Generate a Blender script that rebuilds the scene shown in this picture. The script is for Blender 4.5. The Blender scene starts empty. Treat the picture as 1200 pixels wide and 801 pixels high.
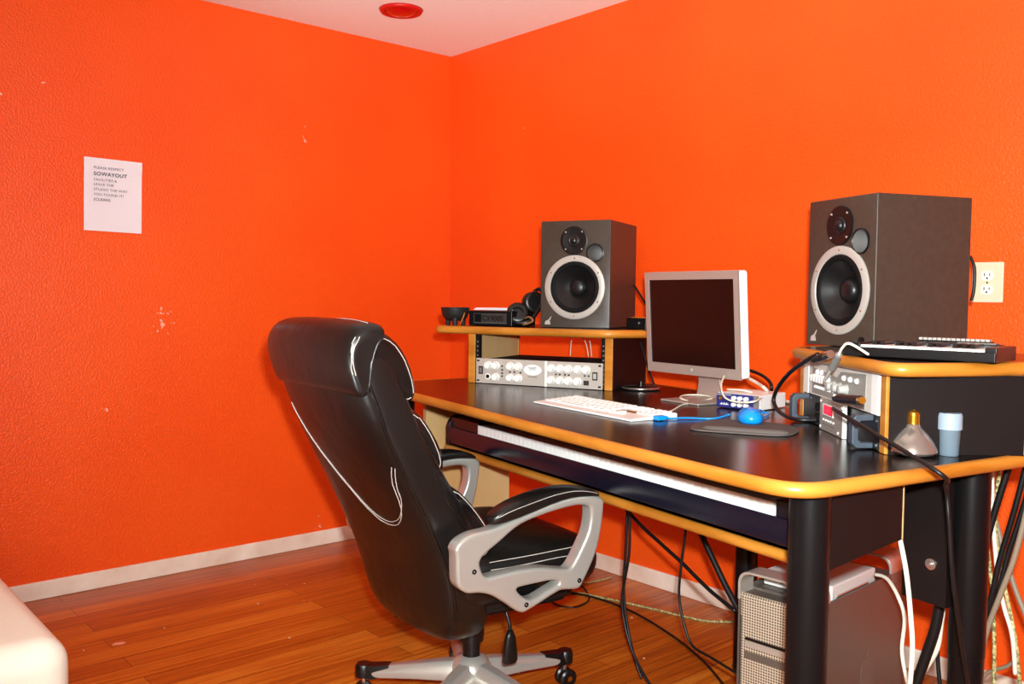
import bpy, bmesh, math, random
from mathutils import Vector, Matrix
random.seed(7)
C = bpy.context.scene.collection
PI = math.pi
def R(d): return math.radians(d)

# ------------------------------------------------------------------ materials
def lin(h):
    h = h.lstrip('#'); r = []
    for i in (0, 2, 4):
        v = int(h[i:i+2], 16) / 255
        r.append(v / 12.92 if v <= .04045 else ((v + .055) / 1.055) ** 2.4)
    return (*r, 1)
def mat(name, col, rough=.5, metal=0, coat=0, spec=.5, trans=0, emit=None, estr=0, alpha=1, ior=1.45):
    m = bpy.data.materials.new(name); m.use_nodes = True
    b = m.node_tree.nodes['Principled BSDF']
    b.inputs['Base Color'].default_value = lin(col) if isinstance(col, str) else (*col, 1)
    b.inputs['Roughness'].default_value = rough
    b.inputs['Metallic'].default_value = metal
    b.inputs['Coat Weight'].default_value = coat
    b.inputs['Specular IOR Level'].default_value = spec
    b.inputs['Transmission Weight'].default_value = trans
    b.inputs['IOR'].default_value = ior
    b.inputs['Alpha'].default_value = alpha
    if emit:
        b.inputs['Emission Color'].default_value = lin(emit); b.inputs['Emission Strength'].default_value = estr
    return m
def nd(m, t, **kw):
    n = m.node_tree.nodes.new(t)
    for k, v in kw.items():
        if hasattr(n, k): setattr(n, k, v)
        else: n.inputs[k].default_value = v
    return n
def lk(m, a, b): m.node_tree.links.new(a, b)
def bsdf(m): return m.node_tree.nodes['Principled BSDF']
def bump(m, scale, strength, dist=.002, detail=3, rough=.6):
    tc = nd(m, 'ShaderNodeTexCoord'); n = nd(m, 'ShaderNodeTexNoise'); b = nd(m, 'ShaderNodeBump')
    n.inputs['Scale'].default_value = scale; n.inputs['Detail'].default_value = detail; n.inputs['Roughness'].default_value = rough
    b.inputs['Strength'].default_value = strength; b.inputs['Distance'].default_value = dist
    lk(m, tc.outputs['Object'], n.inputs['Vector']); lk(m, n.outputs['Fac'], b.inputs['Height']); lk(m, b.outputs['Normal'], bsdf(m).inputs['Normal'])
    return tc, n, b
def vary(m, c1, c2, scale, stretch=(1, 1, 1), detail=4, lo=.35, hi=.65):
    tc = nd(m, 'ShaderNodeTexCoord'); mp = nd(m, 'ShaderNodeMapping'); mp.inputs['Scale'].default_value = stretch
    n = nd(m, 'ShaderNodeTexNoise'); n.inputs['Scale'].default_value = scale; n.inputs['Detail'].default_value = detail
    r = nd(m, 'ShaderNodeValToRGB')
    r.color_ramp.elements[0].position = lo; r.color_ramp.elements[0].color = lin(c1)
    r.color_ramp.elements[1].position = hi; r.color_ramp.elements[1].color = lin(c2)
    lk(m, tc.outputs['Object'], mp.inputs['Vector']); lk(m, mp.outputs['Vector'], n.inputs['Vector'])
    lk(m, n.outputs['Fac'], r.inputs['Fac']); lk(m, r.outputs['Color'], bsdf(m).inputs['Base Color'])

def wall_mat(name, chips=False):
    m = mat(name, '#f45014', rough=.36, spec=.4)
    tc, n, b = bump(m, 120, .75, .0035, 2.5, .55)
    big = nd(m, 'ShaderNodeTexNoise'); big.inputs['Scale'].default_value = 1.3; big.inputs['Detail'].default_value = 3
    lk(m, tc.outputs['Object'], big.inputs['Vector'])
    rp = nd(m, 'ShaderNodeValToRGB')
    rp.color_ramp.elements[0].position = .3; rp.color_ramp.elements[0].color = lin('#f04f0f')
    rp.color_ramp.elements[1].position = .7; rp.color_ramp.elements[1].color = lin('#f65a15')
    lk(m, big.outputs['Fac'], rp.inputs['Fac'])
    out = rp.outputs['Color']
    # paint rubbed off: tiny pale specks where a fine and a coarse noise both peak
    fine = nd(m, 'ShaderNodeTexNoise'); fine.inputs['Scale'].default_value = 42; fine.inputs['Detail'].default_value = 4
    coarse = nd(m, 'ShaderNodeTexNoise'); coarse.inputs['Scale'].default_value = 4.5
    lk(m, tc.outputs['Object'], fine.inputs['Vector']); lk(m, tc.outputs['Object'], coarse.inputs['Vector'])
    mul = nd(m, 'ShaderNodeMath', operation='MULTIPLY'); lk(m, fine.outputs['Fac'], mul.inputs[0]); lk(m, coarse.outputs['Fac'], mul.inputs[1])
    vd = nd(m, 'ShaderNodeVectorMath', operation='DISTANCE'); vs = nd(m, 'ShaderNodeMapping'); vs.inputs['Scale'].default_value = (1, 1, 2.6); vs.inputs['Location'].default_value = (0, 0, 0)
    lk(m, tc.outputs['Object'], vs.inputs['Vector']); lk(m, vs.outputs['Vector'], vd.inputs[0]); vd.inputs[1].default_value = (0, -1.62, 1.09*2.6)
    mr = nd(m, 'ShaderNodeMapRange'); mr.inputs['From Min'].default_value = .05; mr.inputs['From Max'].default_value = .36; mr.inputs['To Min'].default_value = .10; mr.inputs['To Max'].default_value = 0
    lk(m, vd.outputs['Value'], mr.inputs['Value'])
    ad = nd(m, 'ShaderNodeMath', operation='ADD'); lk(m, mul.outputs[0], ad.inputs[0]); lk(m, mr.outputs['Result'], ad.inputs[1]); mul = ad
    cr = nd(m, 'ShaderNodeValToRGB'); cr.color_ramp.elements[0].position = .475; cr.color_ramp.elements[1].position = .50
    lk(m, mul.outputs[0], cr.inputs['Fac'])
    mx = nd(m, 'ShaderNodeMixRGB'); mx.inputs['Color2'].default_value = lin('#f6b199')
    lk(m, cr.outputs['Color'], mx.inputs['Fac']); lk(m, out, mx.inputs['Color1'])
    lk(m, mx.outputs['Color'], bsdf(m).inputs['Base Color'])
    return m

def floor_mat():
    m = mat('bamboo_boards', '#a0522d', rough=.3, spec=.4)
    tc = nd(m, 'ShaderNodeTexCoord'); mp = nd(m, 'ShaderNodeMapping'); mp.inputs['Rotation'].default_value = (0, 0, R(90))
    br = nd(m, 'ShaderNodeTexBrick'); br.offset = .37; br.offset_frequency = 2
    br.inputs['Scale'].default_value = 1; br.inputs['Brick Width'].default_value = 1.15; br.inputs['Row Height'].default_value = .096
    br.inputs['Mortar Size'].default_value = .0012; br.inputs['Mortar Smooth'].default_value = .2; br.inputs['Bias'].default_value = 0
    br.inputs['Color1'].default_value = (0, 0, 0, 1); br.inputs['Color2'].default_value = (1, 1, 1, 1); br.inputs['Mortar'].default_value = (.5, .5, .5, 1)
    lk(m, tc.outputs['Object'], mp.inputs['Vector']); lk(m, mp.outputs['Vector'], br.inputs['Vector'])
    g = nd(m, 'ShaderNodeMapping'); g.inputs['Scale'].default_value = (1.6, 42, 1)
    lk(m, mp.outputs['Vector'], g.inputs['Vector'])
    n = nd(m, 'ShaderNodeTexNoise'); n.inputs['Scale'].default_value = 1.6; n.inputs['Detail'].default_value = 6; n.inputs['Roughness'].default_value = .62
    lk(m, g.outputs['Vector'], n.inputs['Vector'])
    n2 = nd(m, 'ShaderNodeTexNoise'); n2.inputs['Scale'].default_value = 2.1
    lk(m, tc.outputs['Object'], n2.inputs['Vector'])
    a1 = nd(m, 'ShaderNodeMath', operation='MULTIPLY_ADD'); a1.inputs[1].default_value = .26
    lk(m, br.outputs['Color'], a1.inputs[0]); lk(m, n.outputs['Fac'], a1.inputs[2])
    a2 = nd(m, 'ShaderNodeMath', operation='MULTIPLY_ADD'); a2.inputs[1].default_value = .25
    lk(m, n2.outputs['Fac'], a2.inputs[0]); lk(m, a1.outputs[0], a2.inputs[2])
    r = nd(m, 'ShaderNodeValToRGB'); e = r.color_ramp.elements
    e[0].position = .45; e[0].color = lin('#86380a'); e[1].position = 1.02; e[1].color = lin('#d8842a')
    x = r.color_ramp.elements.new(.74); x.color = lin('#ba5f16')
    lk(m, a2.outputs[0], r.inputs['Fac'])
    mx = nd(m, 'ShaderNodeMixRGB'); mx.inputs['Color2'].default_value = lin('#4a1c08')
    lk(m, br.outputs['Fac'], mx.inputs['Fac']); lk(m, r.outputs['Color'], mx.inputs['Color1'])
    lk(m, mx.outputs['Color'], bsdf(m).inputs['Base Color'])
    b = nd(m, 'ShaderNodeBump'); b.inputs['Strength'].default_value = .12; b.inputs['Distance'].default_value = .002
    lk(m, n.outputs['Fac'], b.inputs['Height']); lk(m, b.outputs['Normal'], bsdf(m).inputs['Normal'])
    return m

M = {}
M['wall'] = wall_mat('red_orange_paint')
M['floor'] = floor_mat()
M['ceiling'] = mat('ceiling_plaster', '#f6f0e4', .9, spec=.1); bump(M['ceiling'], 60, .5, .004, 4)
M['base'] = mat('cream_paint', '#f2e2cf', .45); vary(M['base'], '#e3cbb4', '#f7ead9', 6, (1, 1, 1), 5)
M['leather'] = mat('black_leather', '#14100e', .33, spec=.5); bump(M['leather'], 260, .12, .0006, 2)
_t, _n, _b = bump(M['leather'], 9, .3, .012, 2)
M['leather2'] = mat('black_leather_smooth', '#120e0d', .24, spec=.55); bump(M['leather2'], 14, .25, .010, 2)
M['stitch'] = mat('pale_thread', '#b9aca2', .7)
M['silver'] = mat('silver_plastic', '#b9b4ab', .3, .55)
M['alu'] = mat('brushed_aluminium', '#b9aea2', .38, .55)
M['alu2'] = mat('tower_aluminium', '#6a6057', .42, .5)
M['blackp'] = mat('black_plastic', '#0d0c0c', .35)
M['blacks'] = mat('black_satin_metal', '#0b0b0c', .3, .0, spec=.35)
M['blackm'] = mat('black_matt', '#0b0a0a', .7, spec=.2)
M['rubber'] = mat('black_cable_rubber', '#0c0b0b', .45)
M['desk'] = mat('black_brown_laminate', '#120a08', .22, spec=.5); bump(M['desk'], 400, .04, .0003)
M['lam'] = mat('dark_laminate_side', '#140c0b', .5, spec=.3)
M['oak'] = mat('honey_oak_edge', '#bd7420', .35); vary(M['oak'], '#aa651a', '#c9812e', 5, (1, 1, 6), 6)
M['ply'] = mat('pale_wood_panel', '#dfb67a', .5); vary(M['ply'], '#bd8f55', '#cfa873', 4, (1, 1, .2), 5)
M['spk'] = mat('grey_brown_vinyl', '#40352c', .42, spec=.55); vary(M['spk'], '#3d3229', '#43382f', 60)
M['cone'] = mat('speaker_cone', '#141212', .36)
M['ring'] = mat('grey_ring', '#b4aaa0', .42, .15)
M['screen'] = mat('lcd_glass', '#1c0a08', .16, spec=.35)
M['white'] = mat('white_plastic', '#efeae4', .35)
M['keyw'] = mat('ivory_keys', '#f3efe8', .25)
M['keyb'] = mat('ebony_keys', '#0a0909', .3)
M['pianob'] = mat('midnight_blue_lacquer', '#10101d', .25, spec=.5)
M['pianot'] = mat('piano_black_top', '#0d0d12', .3)
M['rackface'] = mat('rack_silver', '#bfb3a8', .4, .2)
M['mixface'] = mat('mixer_silver', '#d8d0c4', .42, .1)
M['mixgrey'] = mat('mixer_grey', '#8d8880', .45)
M['knobw'] = mat('white_knob', '#f0e8e0', .3)
M['knobg'] = mat('grey_knob', '#a9a49c', .3)
M['dark'] = mat('dark_print', '#2a2422', .6)
M['grey'] = mat('mid_grey', '#6f6a66', .5)
M['hand'] = mat('blue_grey_handle', '#3c444c', .4)
M['steel'] = mat('steel', '#c6bfb8', .25, .9)
M['chrome'] = mat('chrome', '#d8d4d0', .1, 1)
M['gold'] = mat('brass_gold', '#c98a2a', .25, .9)
M['led'] = mat('red_led', '#a0061c', .3, emit='#ff0a28', estr=.55)
M['ledb'] = mat('red_led_digit', '#ff3045', .3, emit='#ff2040', estr=1.2)
M['blue'] = mat('bright_blue_plastic', '#0a86dc', .25, spec=.5)
M['bluebox'] = mat('violet_blue_panel', '#262a6b', .35)
M['pad'] = mat('grey_mouse_mat', '#5a4f4a', .8, spec=.2)
M['paper'] = mat('white_paper', '#ece6ea', .8)
M['ink'] = mat('ink_grey', '#5a5058', .9); M['inkb'] = mat('ink_black', '#181418', .9)
M['plate'] = mat('ivory_plate', '#dccfae', .4)
M['plateh'] = mat('outlet_slot', '#2a2018', .6)
M['outw'] = mat('outlet_white', '#f0e8d8', .35)
M['redl'] = mat('red_bulb_glass', '#b8060c', .15, coat=.6); M['redt'] = mat('red_trim', '#c81410', .4)
M['sofa'] = mat('white_leatherette', '#ece4d2', .4); bump(M['sofa'], 12, .2, .01)
M['bulb'] = mat('mirrored_glass', '#a3968c', .16, .7)
M['cloud'] = mat('frosted_plastic', '#93a4b0', .3, trans=.6, ior=1.3)
M['cloudl'] = mat('frosted_lid', '#a9b8c6', .35, trans=.3)
M['bowl'] = mat('black_stone', '#171513', .6); bump(M['bowl'], 120, .3, .002)
M['leafm'] = mat('orange_dry_leaf', '#d9803a', .6)
M['cabw'] = mat('cream_cable', '#e2d6c2', .45); M['cabg'] = mat('tan_grey_cable', '#8a7662', .5)
M['caby'] = mat('yellow_green_braid', '#a59a52', .6); vary(M['caby'], '#4d4a22', '#d8cc88', 160)
M['scrap'] = mat('pink_paper_scrap', '#f0a183', .7)
M['strap'] = mat('tan_leather', '#8a5a34', .5)

# ------------------------------------------------------------------ mesh helpers
def link(o, parent=None):
    C.objects.link(o)
    if parent: o.parent = parent
    return o
def obj(name, bm, m, parent=None, smooth=False, bevel=0, segs=2, subsurf=0, loc=None, rot=None):
    bmesh.ops.recalc_face_normals(bm, faces=bm.faces[:])
    me = bpy.data.meshes.new(name); bm.to_mesh(me); bm.free()
    for x in (m if isinstance(m, (list, tuple)) else [m]): me.materials.append(x)
    o = bpy.data.objects.new(name, me); link(o, parent)
    if bevel:
        md = o.modifiers.new('Bevel', 'BEVEL'); md.width = bevel; md.segments = segs; md.limit_method = 'ANGLE'; md.angle_limit = R(40)
    if subsurf:
        md = o.modifiers.new('Subdivision', 'SUBSURF'); md.levels = subsurf; md.render_levels = subsurf
    if smooth or bevel or subsurf:
        for p in me.polygons: p.use_smooth = True
        if bevel and not smooth:
            md = o.modifiers.new('WN', 'WEIGHTED_NORMAL'); md.keep_sharp = True
    if smooth == 'auto':
        for e in me.edges: pass
        me.set_sharp_from_angle(angle=R(35))
    if loc: o.location = loc
    if rot: o.rotation_euler = rot
    return o
def thing(name, label, cat, loc=(0, 0, 0), rz=0, group=None, rot=None):
    o = bpy.data.objects.new(name, None); C.objects.link(o); o.empty_display_size = .05
    o.location = loc; o.rotation_euler = rot if rot else (0, 0, rz)
    return tag(o, label, cat, group)
def tag(o, label, cat, group=None):
    o['label'] = label; o['category'] = cat
    if group: o['group'] = group
    return o
def struct(name, bm, m, **k):
    o = obj(name, bm, m, **k); o['kind'] = 'structure'; return o
def dup(o, parent, loc=None, rot=None):
    c = o.copy(); C.objects.link(c); c.parent = parent
    if loc is not None: c.location = loc
    if rot is not None: c.rotation_euler = rot
    return c
NB = bmesh.new
def box(bm, x0, x1, y0, y1, z0, z1, mi=0):
    v = [bm.verts.new(p) for p in [(x0, y0, z0), (x1, y0, z0), (x1, y1, z0), (x0, y1, z0), (x0, y0, z1), (x1, y0, z1), (x1, y1, z1), (x0, y1, z1)]]
    for f in [(0, 3, 2, 1), (4, 5, 6, 7), (0, 1, 5, 4), (1, 2, 6, 5), (2, 3, 7, 6), (3, 0, 4, 7)]:
        bm.faces.new([v[i] for i in f]).material_index = mi
    return bm
def B(*a): return box(NB(), *a)
def frame(d):
    d = Vector(d).normalized(); u = Vector((0, 0, 1)) if abs(d.z) < .95 else Vector((1, 0, 0))
    x = u.cross(d).normalized(); return x, d.cross(x)
def cone(bm, p0, p1, r0, r1, n=24, cap=True):
    p0, p1 = Vector(p0), Vector(p1); x, y = frame(p1 - p0)
    A = [bm.verts.new(p0 + r0 * (math.cos(2*PI*i/n) * x + math.sin(2*PI*i/n) * y)) for i in range(n)]
    Bv = [bm.verts.new(p1 + r1 * (math.cos(2*PI*i/n) * x + math.sin(2*PI*i/n) * y)) for i in range(n)]
    for i in range(n): bm.faces.new([A[i], A[(i+1) % n], Bv[(i+1) % n], Bv[i]])
    if cap: bm.faces.new(A[::-1]); bm.faces.new(Bv)
    return bm
def lathe(bm, prof, n=32, o=(0, 0, 0), axis=(0, 0, 1), cap0=True, cap1=True):
    o = Vector(o); ax = Vector(axis).normalized(); x, y = frame(ax); rings = []
    for r, z in prof:
        if r < 1e-6: rings.append([bm.verts.new(o + z * ax)])
        else: rings.append([bm.verts.new(o + z * ax + r * (math.cos(2*PI*i/n) * x + math.sin(2*PI*i/n) * y)) for i in range(n)])
    for a, b in zip(rings, rings[1:]):
        for i in range(n):
            j = (i + 1) % n
            f = [a[i % len(a)], a[j % len(a)], b[j % len(b)], b[i % len(b)]]
            f2 = []
            for q in f:
                if q not in f2: f2.append(q)
            if len(f2) > 2: bm.faces.new(f2)
    if cap0 and len(rings[0]) > 1: bm.faces.new(rings[0][::-1])
    if cap1 and len(rings[-1]) > 1: bm.faces.new(rings[-1])
    return bm
def prism(bm, poly, z0, z1):
    a = [bm.verts.new((p[0], p[1], z0)) for p in poly]; b = [bm.verts.new((p[0], p[1], z1)) for p in poly]; n = len(poly)
    bm.faces.new(a[::-1]); bm.faces.new(b)
    for i in range(n): bm.faces.new([a[i], a[(i+1) % n], b[(i+1) % n], b[i]])
    return bm
def prismM(bm, poly, d0, d1, mx):   # extrude a 2D polygon along the third axis of mx = (ex, ey, ez, origin)
    ex, ey, ez, o = [Vector(v) for v in mx]
    a = [bm.verts.new(o + p[0]*ex + p[1]*ey + d0*ez) for p in poly]; b = [bm.verts.new(o + p[0]*ex + p[1]*ey + d1*ez) for p in poly]; n = len(poly)
    bm.faces.new(a[::-1]); bm.faces.new(b)
    for i in range(n): bm.faces.new([a[i], a[(i+1) % n], b[(i+1) % n], b[i]])
    return bm
def spline(pts, sub=8, closed=False):
    P = [Vector(p) for p in pts]; n = len(P); out = []
    rng = range(n) if closed else range(n - 1)
    for i in rng:
        if closed: a, b, c, d = P[(i-1) % n], P[i], P[(i+1) % n], P[(i+2) % n]
        else: a, b, c, d = P[max(i-1, 0)], P[i], P[i+1], P[min(i+2, n-1)]
        for k in range(sub):
            t = k / sub
            out.append(.5 * ((2*b) + (c - a)*t + (2*a - 5*b + 4*c - d)*t*t + (3*b - a - 3*c + d)*t**3))
    if not closed: out.append(P[-1])
    return out
def sweep(bm, pts, r, n=8, closed=False, flat=1.0):
    P = [Vector(p) for p in pts]; m = len(P); rings = []; x = None
    for i in range(m):
        if closed: d = P[(i+1) % m] - P[(i-1) % m]
        else: d = P[min(i+1, m-1)] - P[max(i-1, 0)]
        if d.length < 1e-9: d = Vector((0, 0, 1))
        d.normalize()
        if x is None: x, y = frame(d)
        else:
            x = x - d * x.dot(d)
            if x.length < 1e-6: x, y = frame(d)
            x.normalize(); y = d.cross(x)
        rr = r[i] if isinstance(r, (list, tuple)) else r
        rings.append([bm.verts.new(P[i] + rr * (math.cos(2*PI*k/n) * x + flat * math.sin(2*PI*k/n) * y)) for k in range(n)])
    prs = list(zip(rings, rings[1:])) + ([(rings[-1], rings[0])] if closed else [])
    for a, b in prs:
        for k in range(n): bm.faces.new([a[k], a[(k+1) % n], b[(k+1) % n], b[k]])
    if not closed: bm.faces.new(rings[0][::-1]); bm.faces.new(rings[-1])
    return bm
def tube(pts, r, sub=8, n=8, closed=False): return sweep(NB(), spline(pts, sub, closed), r, n, closed)
def loft(bm, rings, cap=True):
    V = [[bm.verts.new(p) for p in r] for r in rings]; n = len(V[0])
    for a, b in zip(V, V[1:]):
        for i in range(n): bm.faces.new([a[i], a[(i+1) % n], b[(i+1) % n], b[i]])
    if cap: bm.faces.new(V[0][::-1]); bm.faces.new(V[-1])
    return bm
def sup(a, b, p, n=28):              # superellipse outline
    o = []
    for i in range(n):
        t = 2*PI*i/n; c, s = math.cos(t), math.sin(t)
        o.append((a * math.copysign(abs(c)**p, c), b * math.copysign(abs(s)**p, s)))
    return o
def rpoly(pts, rad, seg=6):          # polygon with rounded corners
    out = []; n = len(pts)
    for i in range(n):
        p = Vector(pts[i][:2]); a = Vector(pts[i-1][:2]); b = Vector(pts[(i+1) % n][:2]); r = rad[i] if isinstance(rad, (list, tuple)) else rad
        da, db = (a - p), (b - p); la, lb = da.length, db.length; r = min(r, la*.49, lb*.49)
        if r < 1e-5: out.append((p.x, p.y)); continue
        s, e = p + da/la*r, p + db/lb*r
        for k in range(seg + 1):
            t = k/seg; q = (1-t)**2*s + 2*t*(1-t)*p + t*t*e; out.append((q.x, q.y))
    return out
def rbox(bm, x0, x1, z0, z1, r, y0, y1, seg=6):   # rounded rectangle in XZ, extruded along Y
    return prismM(bm, rpoly([(x0, z0), (x1, z0), (x1, z1), (x0, z1)], r, seg), y0, y1, ((1, 0, 0), (0, 0, 1), (0, 1, 0), (0, 0, 0)))
def text_obj(s, size, m, parent, loc, rot, name='lettering', bold=0, align='LEFT', ext=.0002, sx=1):
    cu = bpy.data.curves.new(name, 'FONT'); cu.body = s; cu.size = size; cu.extrude = ext; cu.offset = bold; cu.align_x = align; cu.space_character = 1.08
    t = bpy.data.objects.new('tmp', cu); C.objects.link(t)
    bpy.context.view_layer.update()
    me = bpy.data.meshes.new_from_object(t.evaluated_get(bpy.context.evaluated_depsgraph_get()))
    bpy.data.objects.remove(t); me.materials.clear(); me.materials.append(m)
    o = bpy.data.objects.new(name, me); link(o, parent); o.location = loc; o.rotation_euler = rot; o.scale = (sx, 1, 1)
    return o
def flat_shape(name, outer, holes, half, bev, m, parent, mxw):  # filled outline with holes, rounded rim; mxw places the XY plane
    cu = bpy.data.curves.new(name, 'CURVE'); cu.dimensions = '2D'; cu.fill_mode = 'BOTH'; cu.extrude = half; cu.bevel_depth = bev; cu.bevel_resolution = 3; cu.offset = -bev
    for pl in [outer] + holes:
        sp = cu.splines.new('POLY'); sp.points.add(len(pl) - 1); sp.use_cyclic_u = True
        for q, p in zip(sp.points, pl): q.co = (p[0], p[1], 0, 1)
    t = bpy.data.objects.new('tmp', cu); C.objects.link(t); bpy.context.view_layer.update()
    me = bpy.data.meshes.new_from_object(t.evaluated_get(bpy.context.evaluated_depsgraph_get())); bpy.data.objects.remove(t)
    me.transform(mxw); me.materials.clear(); me.materials.append(m)
    for p in me.polygons: p.use_smooth = True
    me.set_sharp_from_angle(angle=R(40))
    o = bpy.data.objects.new(name, me); return link(o, parent)

# ------------------------------------------------------------------ desk frame of reference
DA = R(-9.6); O = Vector((2.0, -1.25, 0)); U = Vector((math.cos(DA), math.sin(DA), 0)); Vv = Vector((-math.sin(DA), math.cos(DA), 0))
def W(u, v, z=0): return O + u * U + v * Vv + Vector((0, 0, z))
DZ = .85            # desk top
SZ = 1.052          # left riser shelf top
SZR = 1.038         # right riser shelf top

# ------------------------------------------------------------------ the room
H = 2.368; X1, Y1 = 5.0, -4.9
struct('floor', B(-.1, X1 + .1, Y1 - .1, .1, -.06, 0), M['floor'])
struct('ceiling', B(-.1, X1 + .1, Y1 - .1, .1, H, H + .06), M['ceiling'])
struct('wall_left', B(-.1, 0, Y1, 0, 0, H), M['wall'])
struct('wall_back', B(-.1, X1 + .1, 0, .1, 0, H), M['wall'])
M['wallw'] = mat('cream_wall_paint', '#efe6d8', .6); bump(M['wallw'], 95, .4, .004)
struct('wall_right', B(X1, X1 + .1, Y1, 0, 0, H), M['wallw'])
struct('wall_front', B(-.1, X1 + .1, Y1 - .1, Y1, 0, H), M['wallw'])
HB = .068
struct('baseboard_left', B(0, .013, Y1, -.013, 0, HB), M['base'], bevel=.004)
struct('baseboard_back', B(0, X1, -.013, 0, 0, HB), M['base'], bevel=.004)

# recessed red ceiling light
t = thing('ceiling_light', 'round red recessed ceiling light near the corner of the room', 'ceiling light', (.455, -.61, H))
obj('trim_ring', lathe(NB(), [(.068, -.004), (.072, -.012), (.086, -.012), (.094, 0), (.068, 0)], 40, cap0=False, cap1=False), M['redt'], t, smooth=True)
obj('bulb', lathe(NB(), [(.070, -.004), (.058, -.012), (.040, -.020), (.02, -.024), (0, -.025)], 40, cap0=False), M['redl'], t, smooth=True)

# notice on the left wall
t = thing('paper_notice', 'white sheet of paper with a printed notice taped to the red left wall', 'notice', (.001, -1.648, 1.538), 0, rot=(R(-.9), 0, 0))
bm = NB(); n = 10; rg_ = []
for i in range(n + 1):
    z = -.14 + .28*i/n; cu0 = .004 if i > 8 else 0
    rg_.append([(.003, -.108, z), (.0025 + .5*cu0, 0, z), (.003 + cu0, .108, z), (.0018 + cu0, .108, z), (.0013 + .5*cu0, 0, z), (.0018, -.108, z)])
obj('sheet', loft(bm, rg_), M['paper'], t)
rowz = [('PLEASE RESPECT', .0135, 'ink', 0, .098), ('SOWAYOUT', .0195, 'inkb', .00025, .073), ('FACILITIES &', .0135, 'ink', 0, .052),
        ('LEAVE THE', .0135, 'ink', 0, .034), ('STUDIO THE WAY', .0135, 'ink', 0, .015), ('YOU FOUND IT!', .0135, 'ink', 0, -.004), ('(CLEAN)', .0145, 'inkb', .0001, -.024)]
for s, sz, m, bo, z in rowz:
    text_obj(s, sz, M[m], t, (.0068, -.074, z), (R(90), 0, R(90)), bold=bo, sx=1.06)

# duplex outlet on the back wall
t = thing('wall_outlet', 'ivory double power socket plate on the red wall beside the right speaker', 'power outlet', (2.619, 0, 1.215))
obj('cover_plate', rbox(NB(), -.044, .044, -.058, .060, .004, -.007, -.0005), M['plate'], t, bevel=.002)
for k, z in enumerate((.020, -.021)):
    r = obj('receptacle', rbox(NB(), -.017, .017, z - .014, z + .014, .012, -.0095, -.006), M['outw'], t)
    bm = NB(); box(bm, -.0085, -.006, -.0102, -.009, z - .001, z + .008); box(bm, .006, .0085, -.0102, -.009, z, z + .007)
    cone(bm, (0, -.0102, z - .007), (0, -.009, z - .007), .0028, .0028, 12)
    obj('slots', bm, M['plateh'], r)
obj('screw', cone(NB(), (0, -.0085, 0), (0, -.006, 0), .003, .003, 12), M['steel'], t)

# ------------------------------------------------------------------ the desk
D = thing('studio_desk', 'black studio desk with honey oak edging, two raised rack shelves and keyboard tray', 'desk', O, DA)
def slab(name, poly, z1, th, rt, parent=D):
    o = obj(name, prism(NB(), poly, z1 - th, z1), M['desk'], parent)
    zc = z1 - th / 2
    pts = [(p[0], p[1], zc) for p in poly]
    obj('edge_banding', sweep(NB(), pts, rt, 12, True), M['oak'], o, smooth=True)
    return o
top_poly = rpoly([(-1.03, .008), (-.60, -.012), (-.1, -.032), (.367, -.046), (.767, -.056), (.918, -.05), (.922, .3), (.925, .64), (.58, .89), (-.62, .89), (-1.08, .62), (-1.075, .413)],
                 [.04, .3, .3, .2, .1, .075, .2, .03, .03, .03, .03, .1], 8)
slab('desktop', top_poly, DZ, .026, .0142)
# round steel legs
for u, v in ((.861, .046), (.855, .548), (-.048, .84), (-1.015, .115)):
    l = obj('desk_leg', lathe(NB(), [(.0, 0), (.036, 0), (.036, .012), (.0345, .014), (.0345, .42), (.036, .421), (.036, .822), (0, .822)], 36, (u, v, 0)), M['blacks'], D, smooth='auto')
# under-desk panels
obj('side_panel', prismM(NB(), [(.05, .672), (.05, .8235), (.283, .8235), (.283, .706)], .862, .880, ((0, 1, 0), (0, 0, 1), (1, 0, 0), (0, 0, 0))), M['lam'], D)
obj('edge_strip', B(.861, .881, .2835, .286, .706, .8235), M['ply'], D)
bp = obj('modesty_panel', B(.732, .835, .50, .518, .520, .8235), M['lam'], D)
obj('bolt', lathe(NB(), [(0, 0), (.012, 0), (.012, .003), (.006, .004), (.006, .012), (0, .013)], 16, (.80, .50, .605), (0, -1, 0)), M['steel'], bp, smooth='auto')
lp = obj('side_panel', B(-1.018, -.995, .19, .545, .0, .8235), M['ply'], D); lp['label'] = 'pale wood left side panel'
obj('bracket', B(-.995, -.985, .50, .55, .60, .66), M['grey'], lp)
# sliding tray under the piano
tr_poly = rpoly([(-.97, .262), (.655, .262), (.655, .50), (-.97, .50)], .01)
tr = slab('keyboard_tray', tr_poly, .622, .024, .0135)
obj('tray_runner', B(-.99, -.955, .28, .50, .622, .70), M['blackm'], D)
bm = NB(); box(bm, -.70, .64, .285, .49, .6225, .650)
obj('tray_mat', bm, M['blackm'], tr)

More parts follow.
